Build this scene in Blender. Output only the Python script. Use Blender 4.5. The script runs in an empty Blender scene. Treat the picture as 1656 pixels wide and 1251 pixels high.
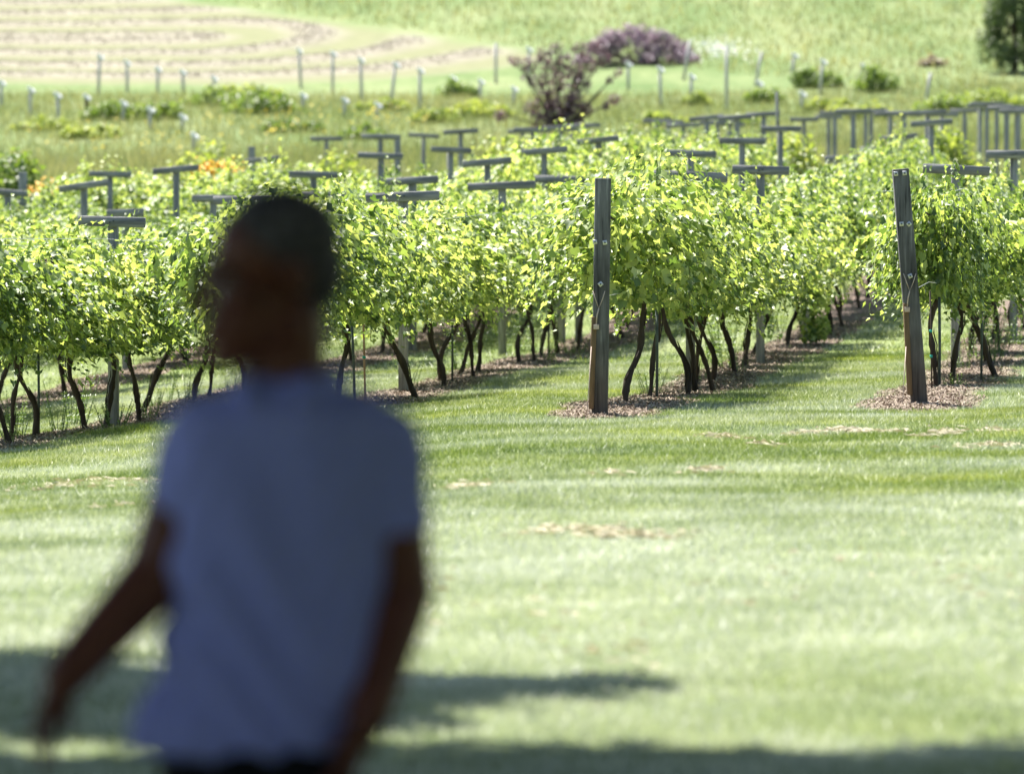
import bpy, bmesh, math, random
import numpy as np
from mathutils import Vector, Matrix

R = math.radians
rng = np.random.default_rng(7)
random.seed(7)
SC = bpy.context.scene
COL = SC.collection

# ------------------------------------------------------------ camera, sky, sun, exposure
F = 9200.0            # focal length in photo pixels (200 mm on 36 mm over 1656 px)
CX, CY = 828.0, 625.5
CAMZ = 1.8
PITCH = math.atan((CY - 308.0) / F)
cam = bpy.data.cameras.new("camera")
cam.lens = 200.0
cam.sensor_width = 36.0
cam.clip_start = 0.5
cam.clip_end = 3000
cam.dof.use_dof = True
cam.dof.focus_distance = 50.0
cam.dof.aperture_fstop = 3.0
cam.dof.aperture_blades = 0
camo = bpy.data.objects.new("camera", cam)
COL.objects.link(camo)
camo.location = (0, 0, CAMZ)
camo.rotation_euler = (math.pi / 2 - PITCH, 0, 0)
SC.camera = camo

SUN_EL = R(63)
SUN_AZ = R(-32)        # compass angle from +Y towards +X: behind-left
SDIR = Vector((math.sin(SUN_AZ) * math.cos(SUN_EL), math.cos(SUN_AZ) * math.cos(SUN_EL), math.sin(SUN_EL)))
world = bpy.data.worlds.new("World")
SC.world = world
world.use_nodes = True
wn = world.node_tree
wn.nodes.clear()
sky = wn.nodes.new('ShaderNodeTexSky')
sky.sky_type = 'NISHITA'
sky.sun_disc = False
sky.sun_elevation = SUN_EL
sky.sun_rotation = SUN_AZ
bg = wn.nodes.new('ShaderNodeBackground')
bg.inputs['Strength'].default_value = 0.06
wo = wn.nodes.new('ShaderNodeOutputWorld')
wn.links.new(sky.outputs[0], bg.inputs[0])
wn.links.new(bg.outputs[0], wo.inputs[0])
sun = bpy.data.lights.new("sun", 'SUN')
sun.energy = 5.0
sun.angle = R(0.5)
sun.color = (1.0, 0.95, 0.88)
suno = bpy.data.objects.new("sun", sun)
COL.objects.link(suno)
suno.rotation_euler = (-SDIR).to_track_quat('-Z', 'Y').to_euler()
suno.location = (0, 0, 60)

SC.view_settings.view_transform = 'Standard'
SC.view_settings.look = 'None'
SC.view_settings.gamma = 1.0
SC.view_settings.exposure = 1.75
SC.cycles.use_denoising = True
SC.cycles.max_bounces = 7
SC.cycles.diffuse_bounces = 3
SC.cycles.glossy_bounces = 2
SC.cycles.transmission_bounces = 4
SC.cycles.sample_clamp_indirect = 6.0
SC.cycles.sample_clamp_direct = 30.0

# ------------------------------------------------------------ helpers
def sp(t, w):
    t = np.asarray(t, dtype=float) / w
    return w * np.where(t > 30, t, np.log1p(np.exp(np.minimum(t, 30))))

def sstep(a, b, t):
    t = np.clip((np.asarray(t, dtype=float) - a) / (b - a), 0, 1)
    return t * t * (3 - 2 * t)

def terr(x, y):
    x = np.asarray(x, dtype=float); y = np.asarray(y, dtype=float)
    tilt = 0.075 - 0.032 * sstep(58, 92, y)
    tilt = tilt * sstep(18, 44, y) * (1 - 0.75 * sstep(130, 190, y))
    xx = 26 * np.tanh(x / 26)
    tilt = np.where(x > 0, tilt * (0.30 + 0.70 * sstep(62, 100, y)), tilt)
    z = tilt * xx - 0.05 * sstep(30, 44, y) - 0.02 * np.exp(-((x - 0.7) / 1.2) ** 2 - ((y - 46.5) / 3.0) ** 2)
    z = z + 0.020 * sp(y - 75, 4) + 0.030 * sp(y - 128, 6) + 0.072 * sp(y - 222, 6) - 0.10 * sp(y - 330, 20)
    z = z - 0.16 * np.exp(-((x - 6.2) / 3.0) ** 2 - ((y - 91) / 11.0) ** 2)
    z = z - 0.15 * sstep(48, 56, y) * (1 - sstep(78, 96, y)) - 0.17 * np.exp(-((x - 0.9) / 2.2) ** 2 - ((y - 76) / 9.0) ** 2)
    z = z + 0.35 * np.sin(x * 0.045 + 1.0) * sstep(140, 240, y) + 0.25 * np.sin(x * 0.11 + y * 0.05) * sstep(150, 220, y)
    z = z + 0.02 * np.sin(x * 1.1 + 0.5 * y) * np.sin(y * 0.35) + 0.012 * np.sin(x * 2.3 - y * 0.9)
    return z

def P(px, py, d):
    """point seen at photo pixel (px,py) whose world y is d"""
    u = (px - CX) / F
    v = (py - CY) / F
    cp, sn = math.cos(PITCH), math.sin(PITCH)
    dy = cp - v * sn
    dz = -sn - v * cp
    t = d / dy
    return Vector((u * t, d, CAMZ + dz * t))

def hit(px, py, dmin=12, dmax=340):
    d = dmin
    while d < dmax:
        p = P(px, py, d)
        if float(terr(p.x, p.y)) >= p.z:
            return P(px, py, d - 0.25)
        d += 0.5
    return P(px, py, dmax)

def mesh_np(name, verts, quads=None, tris=None, smooth=False):
    me = bpy.data.meshes.new(name)
    verts = np.ascontiguousarray(verts, dtype=np.float32)
    nq = 0 if quads is None else len(quads)
    nt = 0 if tris is None else len(tris)
    loops = []
    if nq: loops.append(np.asarray(quads, dtype=np.int32).ravel())
    if nt: loops.append(np.asarray(tris, dtype=np.int32).ravel())
    loops = np.concatenate(loops)
    me.vertices.add(len(verts)); me.vertices.foreach_set('co', verts.ravel())
    me.loops.add(len(loops)); me.loops.foreach_set('vertex_index', loops)
    me.polygons.add(nq + nt)
    starts = np.concatenate([np.arange(nq) * 4, nq * 4 + np.arange(nt) * 3]).astype(np.int32)
    me.polygons.foreach_set('loop_start', starts)
    me.update(calc_edges=True)
    if smooth:
        me.polygons.foreach_set('use_smooth', np.ones(nq + nt, dtype=bool))
    return me

def link(name, me, mat=None, parent=None, loc=None):
    o = bpy.data.objects.new(name, me)
    COL.objects.link(o)
    if mat is not None and me is not None and len(me.materials) == 0:
        me.materials.append(mat)
    if parent is not None: o.parent = parent
    if loc is not None: o.location = loc
    return o

def tag(o, label, cat, group=None, kind=None):
    if label: o['label'] = label
    if cat: o['category'] = cat
    if group: o['group'] = group
    if kind: o['kind'] = kind
    return o

def thing(name, label, cat, loc=(0, 0, 0), group=None):
    o = bpy.data.objects.new(name, None)
    COL.objects.link(o)
    o.location = loc
    o.empty_display_size = 0.2
    return tag(o, label, cat, group)

class Geo:
    """collects boxes, tubes ... into one mesh"""
    def __init__(s): s.v = []; s.q = []; s.t = []; s.n = 0
    def add(s, v, q=None, t=None):
        v = np.asarray(v, dtype=float)
        s.v.append(v)
        if q is not None and len(q): s.q.append(np.asarray(q) + s.n)
        if t is not None and len(t): s.t.append(np.asarray(t) + s.n)
        s.n += len(v)
    def box(s, c, half, ax=None, bev=0.0):
        """box centred c, half sizes, ax = 3 unit axes; slightly chamfered along its length (z)"""
        ax = ax or (Vector((1, 0, 0)), Vector((0, 1, 0)), Vector((0, 0, 1)))
        A = np.array([list(a) for a in ax])
        hx, hy, hz = half
        b = bev if bev > 0 else min(hx, hy) * 0.12
        ring = [(-hx + b, -hy), (hx - b, -hy), (hx, -hy + b), (hx, hy - b), (hx - b, hy), (-hx + b, hy), (-hx, hy - b), (-hx, -hy + b)]
        vs = []
        nseg = 1
        for z, k in ((-hz, 0.96), (-hz + b, 1.0), (hz - b, 1.0), (hz, 0.96)):
            for (x, y) in ring: vs.append((x * k, y * k, z))
        vs.append((0, 0, -hz)); vs.append((0, 0, hz))
        vs = np.array(vs) @ A + np.array(list(c))
        q = []; t = []
        for r in range(3):
            for i in range(8):
                j = (i + 1) % 8
                q.append((r * 8 + i, r * 8 + j, r * 8 + 8 + j, r * 8 + 8 + i))
        for i in range(8):
            j = (i + 1) % 8
            t.append((32, j, i)); t.append((33, 24 + i, 24 + j))
        s.add(vs, q, t)
    def tube(s, pts, rad, n=8, cap=True, squash=None):
        pts = [Vector(p) for p in pts]
        m = len(pts)
        if not hasattr(rad, '__len__'): rad = [rad] * m
        vs = []
        up = Vector((0.13, 0.97, 0.2)).normalized()
        for i, p in enumerate(pts):
            d = (pts[min(i + 1, m - 1)] - pts[max(i - 1, 0)]).normalized()
            a = d.cross(up)
            if a.length < 1e-3: a = d.cross(Vector((1, 0, 0)))
            a.normalize()
            b = d.cross(a).normalized()
            for k in range(n):
                th = 2 * math.pi * k / n
                vs.append(p + (a * math.cos(th) + b * math.sin(th)) * rad[i])
        q = []
        for i in range(m - 1):
            for k in range(n):
                l = (k + 1) % n
                q.append((i * n + k, i * n + l, (i + 1) * n + l, (i + 1) * n + k))
        t = []
        if cap:
            vs.append(pts[0]); vs.append(pts[-1])
            for k in range(n):
                l = (k + 1) % n
                t.append((m * n, l, k)); t.append((m * n + 1, (m - 1) * n + k, (m - 1) * n + l))
        s.add([list(v) for v in vs], q, t)
    def sphere(s, c, r, n=16, m=10, rot=None):
        if not hasattr(r, '__len__'): r = (r, r, r)
        vs = []
        for i in range(1, m):
            ph = math.pi * i / m
            for k in range(n):
                th = 2 * math.pi * k / n
                v = Vector((r[0] * math.sin(ph) * math.cos(th), r[1] * math.sin(ph) * math.sin(th), r[2] * math.cos(ph)))
                vs.append(v)
        vs.append(Vector((0, 0, r[2]))); vs.append(Vector((0, 0, -r[2])))
        if rot is not None: vs = [rot @ v for v in vs]
        c = Vector(c)
        vs = [list(v + c) for v in vs]
        q = []; t = []
        for i in range(m - 2):
            for k in range(n):
                l = (k + 1) % n
                q.append((i * n + k, (i + 1) * n + k, (i + 1) * n + l, i * n + l))
        a = (m - 1) * n
        for k in range(n):
            l = (k + 1) % n
            t.append((a, k, l)); t.append((a + 1, (m - 2) * n + l, (m - 2) * n + k))
        s.add(vs, q, t)
    def mesh(s, name, smooth=False):
        return mesh_np(name, np.concatenate(s.v), np.concatenate(s.q) if s.q else None, np.concatenate(s.t) if s.t else None, smooth)
    def build(s, name, mat, parent=None, smooth=False, loc=None):
        return link(name, s.mesh(name, smooth), mat, parent, loc)

# ------------------------------------------------------------ materials
def newmat(name):
    m = bpy.data.materials.new(name); m.use_nodes = True
    nt = m.node_tree; nt.nodes.clear()
    out = nt.nodes.new('ShaderNodeOutputMaterial')
    return m, nt, out

def ramp(nt, stops, fac=None, interp='LINEAR'):
    n = nt.nodes.new('ShaderNodeValToRGB')
    n.color_ramp.interpolation = interp
    els = n.color_ramp.elements
    while len(els) < len(stops): els.new(0.5)
    for e, (p, c) in zip(els, stops):
        e.position = p; e.color = (*c, 1)
    if fac is not None: nt.links.new(fac, n.inputs[0])
    return n.outputs[0]

def noise(nt, scale, detail=4, coord=None, sc=(1, 1, 1), rough=0.55, dist=0.0, rot=(0, 0, 0)):
    mp = nt.nodes.new('ShaderNodeMapping'); mp.inputs['Scale'].default_value = sc
    mp.inputs['Rotation'].default_value = rot
    if coord is None:
        g = nt.nodes.new('ShaderNodeNewGeometry'); coord = g.outputs['Position']
    nt.links.new(coord, mp.inputs[0])
    n = nt.nodes.new('ShaderNodeTexNoise'); n.inputs['Scale'].default_value = scale
    n.inputs['Detail'].default_value = detail; n.inputs['Roughness'].default_value = rough
    n.inputs['Distortion'].default_value = dist
    nt.links.new(mp.outputs[0], n.inputs['Vector'])
    return n.outputs['Fac']

def mix(nt, fac, a, b, mode='MIX'):
    n = nt.nodes.new('ShaderNodeMix'); n.data_type = 'RGBA'; n.blend_type = mode
    for s, v in ((n.inputs[0], fac), (n.inputs[6], a), (n.inputs[7], b)):
        if isinstance(v, (int, float)): s.default_value = v
        elif isinstance(v, tuple): s.default_value = (*v, 1)
        else: nt.links.new(v, s)
    return n.outputs[2]

def mth(nt, op, a, b=None, clamp=False):
    n = nt.nodes.new('ShaderNodeMath'); n.operation = op; n.use_clamp = clamp
    for i, v in enumerate((a, b)):
        if v is None: continue
        if isinstance(v, (int, float)): n.inputs[i].default_value = v
        else: nt.links.new(v, n.inputs[i])
    return n.outputs[0]

def leafmat(name, stops, trans=0.45, tcol=None, rough=0.45, spec=0.5, objvar=0.25, groundvar=None):
    """leaf / blade: colour varies per leaf, part of the light passes through"""
    m, nt, out = newmat(name)
    g = nt.nodes.new('ShaderNodeNewGeometry')
    oi = nt.nodes.new('ShaderNodeObjectInfo')
    f = g.outputs['Random Per Island']
    nz = noise(nt, 1.3, 2, g.outputs['Position'])
    f2 = mth(nt, 'ADD', mth(nt, 'MULTIPLY', f, 0.62), mth(nt, 'MULTIPLY', nz, 0.38))
    if objvar:
        f2 = mth(nt, 'ADD', f2, mth(nt, 'MULTIPLY', mth(nt, 'SUBTRACT', oi.outputs['Random'], 0.5), objvar), True)
    c = ramp(nt, stops, f2)
    if groundvar: c = groundvar(nt, c, f)
    p = nt.nodes.new('ShaderNodeBsdfPrincipled')
    p.inputs['Roughness'].default_value = rough
    p.inputs['Specular IOR Level'].default_value = spec
    nt.links.new(c, p.inputs['Base Color'])
    t = nt.nodes.new('ShaderNodeBsdfTranslucent')
    tc = mix(nt, 1.0, c, tcol or (1.5, 1.55, 0.5), 'MULTIPLY')
    nt.links.new(tc, t.inputs['Color'])
    mx = nt.nodes.new('ShaderNodeMixShader'); mx.inputs[0].default_value = trans
    nt.links.new(p.outputs[0], mx.inputs[1]); nt.links.new(t.outputs[0], mx.inputs[2])
    nt.links.new(mx.outputs[0], out.inputs[0])
    return m

def solid(name, stops, nscale=6, sc=(1, 1, 1), rough=0.8, bump=0.3, bscale=None, obj=True, metallic=0.0, spec=0.3, detail=6, bdist=0.01):
    m, nt, out = newmat(name)
    if obj:
        tc = nt.nodes.new('ShaderNodeTexCoord'); co = tc.outputs['Object']
        oi = nt.nodes.new('ShaderNodeObjectInfo')
        va = nt.nodes.new('ShaderNodeVectorMath'); va.operation = 'ADD'
        cb = nt.nodes.new('ShaderNodeCombineXYZ')
        r = mth(nt, 'MULTIPLY', oi.outputs['Random'], 37.0)
        for i in range(3): nt.links.new(r, cb.inputs[i])
        nt.links.new(co, va.inputs[0]); nt.links.new(cb.outputs[0], va.inputs[1])
        co = va.outputs[0]
    else:
        g = nt.nodes.new('ShaderNodeNewGeometry'); co = g.outputs['Position']
    n = noise(nt, nscale, detail, co, sc)
    c = ramp(nt, stops, n)
    p = nt.nodes.new('ShaderNodeBsdfPrincipled')
    p.inputs['Roughness'].default_value = rough
    p.inputs['Metallic'].default_value = metallic
    p.inputs['Specular IOR Level'].default_value = spec
    nt.links.new(c, p.inputs['Base Color'])
    if bump:
        b = nt.nodes.new('ShaderNodeBump'); b.inputs['Strength'].default_value = bump
        b.inputs['Distance'].default_value = bdist
        n2 = noise(nt, bscale or nscale * 2, 6, co, sc)
        nt.links.new(n2, b.inputs['Height']); nt.links.new(b.outputs[0], p.inputs['Normal'])
    nt.links.new(p.outputs[0], out.inputs[0])
    return m

M_leaf = leafmat('vine leaf', [(0.0, (0.042, 0.076, 0.024)), (0.33, (0.095, 0.16, 0.045)), (0.56, (0.27, 0.36, 0.115)), (1.0, (0.64, 0.68, 0.33))], trans=0.44, rough=0.5, spec=0.8, tcol=(1.42, 1.38, 0.66))
M_bark = solid('vine bark', [(0.3, (0.022, 0.016, 0.012)), (0.7, (0.075, 0.055, 0.042))], 14, (1, 1, 0.15), bump=0.9, bdist=0.02)
M_shoot = solid('green shoot', [(0.3, (0.10, 0.13, 0.04)), (0.7, (0.16, 0.17, 0.07))], 8, bump=0)
M_wood = solid('weathered post wood', [(0.25, (0.11, 0.11, 0.11)), (0.5, (0.25, 0.25, 0.25)), (0.75, (0.44, 0.43, 0.42))], 5, (6, 6, 0.5), bump=0.6, bscale=10)
M_arm = solid('weathered crossarm wood', [(0.25, (0.09, 0.09, 0.09)), (0.5, (0.22, 0.22, 0.22)), (0.75, (0.42, 0.41, 0.40))], 5, (0.5, 6, 6), bump=0.6, bscale=10)

def endwood(name):
    # grey weathered timber, browner and darker towards the ground
    m, nt, out = newmat(name)
    tc = nt.nodes.new('ShaderNodeTexCoord')
    n1 = noise(nt, 5, 8, tc.outputs['Object'], (7, 7, 0.45))
    n2 = noise(nt, 1.6, 4, tc.outputs['Object'], (1, 1, 0.8))
    c = ramp(nt, [(0.30, (0.012, 0.011, 0.011)), (0.42, (0.10, 0.098, 0.096)), (0.6, (0.15, 0.147, 0.145)), (0.75, (0.34, 0.33, 0.32))], n1)
    st = ramp(nt, [(0.38, (0.35, 0.34, 0.34)), (0.55, (1, 1, 1))], n2)
    c = mix(nt, 0.8, c, st, 'MULTIPLY')
    sx = nt.nodes.new('ShaderNodeSeparateXYZ'); nt.links.new(tc.outputs['Object'], sx.inputs[0])
    h = mth(nt, 'ADD', sx.outputs[2], mth(nt, 'MULTIPLY', n2, 0.5))
    mr = nt.nodes.new('ShaderNodeMapRange'); mr.inputs[1].default_value = 0.85; mr.inputs[2].default_value = 0.1
    nt.links.new(h, mr.inputs[0])
    br = ramp(nt, [(0.3, (0.03, 0.022, 0.016)), (0.75, (0.13, 0.095, 0.065))], n1)
    c = mix(nt, mr.outputs[0], c, br)
    p = nt.nodes.new('ShaderNodeBsdfPrincipled'); p.inputs['Roughness'].default_value = 0.85
    nt.links.new(c, p.inputs['Base Color'])
    b = nt.nodes.new('ShaderNodeBump'); b.inputs['Strength'].default_value = 0.7; b.inputs['Distance'].default_value = 0.012
    nt.links.new(n1, b.inputs['Height']); nt.links.new(b.outputs[0], p.inputs['Normal'])
    nt.links.new(p.outputs[0], out.inputs[0])
    return m
M_end = endwood('end post timber')
M_board = solid('brown brace board', [(0.3, (0.10, 0.06, 0.03)), (0.7, (0.22, 0.145, 0.075))], 6, (5, 5, 0.5), bump=0.4)
M_pole = solid('pale field post', [(0.25, (0.30, 0.285, 0.29)), (0.75, (0.60, 0.58, 0.58))], 6, (4, 4, 0.5), bump=0.3)
M_white = solid('white insulator', [(0.3, (0.75, 0.75, 0.74)), (0.7, (0.85, 0.85, 0.84))], 6, bump=0, rough=0.5)
M_metal = solid('galvanised metal', [(0.3, (0.45, 0.45, 0.45)), (0.7, (0.62, 0.62, 0.6))], 30, bump=0.1, metallic=0.6, rough=0.45)
M_stake = solid('dark metal stake', [(0.3, (0.03, 0.045, 0.04)), (0.7, (0.09, 0.11, 0.10))], 12, bump=0.2, rough=0.6)
M_cane = solid('bamboo cane', [(0.3, (0.28, 0.17, 0.11)), (0.7, (0.42, 0.28, 0.2))], 10, bump=0.2)
M_tie = solid('green tie', [(0.3, (0.02, 0.28, 0.22)), (0.7, (0.03, 0.36, 0.28))], 10, bump=0)
M_cord = solid('tan cord', [(0.3, (0.40, 0.30, 0.24)), (0.7, (0.55, 0.45, 0.38))], 30, bump=0.2)
M_weed = leafmat('weed leaf', [(0.0, (0.07, 0.12, 0.04)), (0.5, (0.16, 0.24, 0.08)), (1.0, (0.32, 0.40, 0.17))], trans=0.35, rough=0.5)

# ------------------------------------------------------------ ground
HAYC = hit(290, 64, 200)
HPER = 4.5
def ground_mat():
    m, nt, out = newmat('ground')
    g = nt.nodes.new('ShaderNodeNewGeometry'); pos = g.outputs['Position']
    sx = nt.nodes.new('ShaderNodeSeparateXYZ'); nt.links.new(pos, sx.inputs[0])
    X, Y = sx.outputs[0], sx.outputs[1]
    # lawn
    n1 = noise(nt, 0.45, 4, pos, (1, 0.35, 1))
    n2 = noise(nt, 9, 5, pos, (1, 0.5, 1))
    lawn = mix(nt, 0.5, ramp(nt, [(0.3, (0.08, 0.12, 0.035)), (0.55, (0.13, 0.17, 0.055)), (0.75, (0.23, 0.25, 0.12))], n1),
               ramp(nt, [(0.3, (0.06, 0.09, 0.03)), (0.7, (0.20, 0.24, 0.10))], n2))
    # rough meadow further up
    n3 = noise(nt, 0.22, 5, pos, (1, 0.45, 1))
    n4 = noise(nt, 2.2, 5, pos, (1, 0.4, 1))
    mead = mix(nt, 0.5, ramp(nt, [(0.32, (0.07, 0.12, 0.035)), (0.5, (0.14, 0.18, 0.075)), (0.68, (0.23, 0.25, 0.13))], n3),
               ramp(nt, [(0.3, (0.06, 0.11, 0.03)), (0.7, (0.16, 0.20, 0.08))], n4))
    # mown hay field: racetrack windrows
    xo, yo = HAYC.x, HAYC.y
    nw = noise(nt, 0.13, 3, pos)
    dx = mth(nt, 'MAXIMUM', mth(nt, 'SUBTRACT', X, xo), 0.0)
    dx = mth(nt, 'MULTIPLY', dx, 0.95)
    dy = mth(nt, 'ADD', mth(nt, 'SUBTRACT', Y, yo), mth(nt, 'MULTIPLY', mth(nt, 'SUBTRACT', nw, 0.5), 1.2))
    dy = mth(nt, 'MULTIPLY', dy, 0.75)
    rr = mth(nt, 'SQRT', mth(nt, 'ADD', mth(nt, 'MULTIPLY', dx, dx), mth(nt, 'MULTIPLY', dy, dy)))
    rr = mth(nt, 'ADD', rr, mth(nt, 'MULTIPLY', mth(nt, 'SUBTRACT', noise(nt, 0.9, 3, pos), 0.5), 0.6))
    w = mth(nt, 'SINE', mth(nt, 'MULTIPLY', rr, 2 * math.pi / HPER))
    w = mth(nt, 'MULTIPLY', mth(nt, 'ADD', w, 1.0), 0.5)
    nh = noise(nt, 3.0, 5, pos, (0.5, 1, 1))
    hay = ramp(nt, [(0.3, (0.185, 0.17, 0.13)), (0.7, (0.26, 0.24, 0.195))], nh)
    stub = ramp(nt, [(0.3, (0.135, 0.145, 0.075)), (0.7, (0.185, 0.19, 0.105))], nh)
    wr = nt.nodes.new('ShaderNodeMapRange'); wr.inputs[1].default_value = 0.15; wr.inputs[2].default_value = 1.0
    nt.links.new(w, wr.inputs[0])
    hf = mix(nt, wr.outputs[0], stub, hay)
    # hay field mask: behind the post line, left of a slanting edge
    edge = mth(nt, 'ADD', mth(nt, 'SUBTRACT', Y, 217.5), mth(nt, 'MULTIPLY', mth(nt, 'SUBTRACT', nw, 0.5), 3.0))
    e1 = mth(nt, 'MULTIPLY', edge, 0.8, True)
    # right edge slants: x < 3 + ... shrinking uphill
    rx = mth(nt, 'SUBTRACT', mth(nt, 'SUBTRACT', 3.0, mth(nt, 'MULTIPLY', mth(nt, 'SUBTRACT', Y, 232.0), 0.55)), X)
    e2 = mth(nt, 'MULTIPLY', mth(nt, 'ADD', rx, 0.5), 0.5, True)
    e3 = mth(nt, 'MAXIMUM', mth(nt, 'SUBTRACT', 18.5, rr, True), mth(nt, 'SUBTRACT', Y, yo, True))
    hm = mth(nt, 'MULTIPLY', mth(nt, 'MULTIPLY', e1, e2), e3)
    far = nt.nodes.new('ShaderNodeMapRange'); far.inputs[1].default_value = 128; far.inputs[2].default_value = 150
    nt.links.new(Y, far.inputs[0])
    c = mix(nt, far.outputs[0], lawn, mead)
    c = mix(nt, hm, c, hf)
    p = nt.nodes.new('ShaderNodeBsdfPrincipled'); p.inputs['Roughness'].default_value = 0.95
    p.inputs['Specular IOR Level'].default_value = 0.15
    nt.links.new(c, p.inputs['Base Color'])
    b = nt.nodes.new('ShaderNodeBump'); b.inputs['Strength'].default_value = 0.6; b.inputs['Distance'].default_value = 0.12
    nt.links.new(mix(nt, 0.5, n4, n2), b.inputs['Height']); nt.links.new(b.outputs[0], p.inputs['Normal'])
    nt.links.new(p.outputs[0], out.inputs[0])
    return m

ys = np.concatenate([np.arange(-60, 10, 5), np.arange(10, 60, 0.5), np.arange(60, 130, 1.0), np.arange(130, 290, 1.0), np.arange(290, 900, 12)])
xs = np.concatenate([np.arange(-420, -40, 12), np.arange(-40, -16, 1.5), np.arange(-16, 16, 0.4), np.arange(16, 40, 1.5), np.arange(40, 421, 12)])
XX, YY = np.meshgrid(xs, ys)
ZZ = terr(XX, YY)
def windrow(x, y):
    dx = np.maximum(x - HAYC.x, 0) * 0.95
    r = np.sqrt(dx ** 2 + (0.75 * (y - HAYC.y)) ** 2)
    m = sstep(217, 220, y) * sstep(0, 3, 3.0 - (y - 232) * 0.55 - x)
    m = m * np.maximum(np.clip(18.5 - r, 0, 1), np.clip(y - HAYC.y, 0, 1))
    return 0.16 * np.clip(np.sin(r * 2 * math.pi / HPER), 0, 1) * m
ZZ = ZZ + windrow(XX, YY)
nyy, nxx = XX.shape
vv = np.stack([XX, YY, ZZ], -1).reshape(-1, 3)
ii = np.arange(nyy * nxx).reshape(nyy, nxx)
qq = np.stack([ii[:-1, :-1], ii[:-1, 1:], ii[1:, 1:], ii[1:, :-1]], -1).reshape(-1, 4)
ground = link('ground', mesh_np('ground', vv, qq, smooth=True), ground_mat())
tag(ground, 'green lawn rising through the vineyard to a mown hillside', 'ground', kind='structure')

# rows of the vineyard: x at y = 46.5 and slope
SL = 0.117
ROWS = {3: 3.29, 2: 0.72, 1: -2.33, 0: -4.8, -1: -7.5, -2: -10.5, -3: -13.2}
def rowx(r, y): return ROWS[r] + SL * (y - 46.5)
ROWDIR = Vector((SL, 1, 0)).normalized()
ROWPERP = Vector((1, -SL, 0)).normalized()

def nz1(x, seed=0.0):
    return (np.sin(x * 1.7 + seed) + np.sin(x * 3.9 + seed * 2.3) * 0.6 + np.sin(x * 9.1 + seed * 5.1) * 0.35) / 1.95
def mulch_half(r, y):
    return 0.46 + 0.10 * nz1(y, r * 3.1)
def in_mulch(x, y):
    m = np.zeros(x.shape, bool)
    for r in ROWS:
        if r < -1: continue
        u = (x - (ROWS[r] + SL * (y - 46.5)))
        hw = 0.42 + 0.12 * nz1(y, r * 3.1)
        y0 = 45.9
        front = np.clip((y - y0) / 0.9, 0, 1) ** 0.5
        m |= (np.abs(u) + np.random.default_rng(8).normal(size=x.shape) * 0.11 < hw * front * 1.0) & (y > y0)
    return m

# ------------------------------------------------------------ grass
def blades(n, xy, h, w, lean=0.6, hvar=0.4, seed=0):
    g = np.random.default_rng(seed)
    x, y = xy
    z = terr(x, y)
    th = g.uniform(0, 2 * np.pi, n)
    hh = h * (1 + hvar * g.normal(size=n)).clip(0.3, 2.2)
    ww = w * g.uniform(0.6, 1.4, n)
    la = g.uniform(0, 2 * np.pi, n); lm = np.abs(g.normal(size=n)) * lean * hh
    ax, ay = np.cos(th) * ww / 2, np.sin(th) * ww / 2
    v = np.empty((n, 3, 3))
    v[:, 0] = np.stack([x - ax, y - ay, z - 0.005], -1)
    v[:, 1] = np.stack([x + ax, y + ay, z - 0.005], -1)
    v[:, 2] = np.stack([x + np.cos(la) * lm, y + np.sin(la) * lm, z + hh * 0.9], -1)
    return v.reshape(-1, 3), np.arange(n * 3).reshape(-1, 3)

def frustum_xy(n, y0, y1, margin, seed):
    g = np.random.default_rng(seed)
    # density uniform per m^2 in trapezoid |x| < .092*y + margin
    a, b = y0, y1
    y = []
    while sum(len(k) for k in y) < n:
        c = g.uniform(a, b, n)
        k = g.uniform(0, 1, n) < (0.092 * c + margin) / (0.092 * b + margin)
        y.append(c[k])
    y = np.concatenate(y)[:n]
    x = g.uniform(-1, 1, n) * (0.092 * y + margin)
    return x, y

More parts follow.
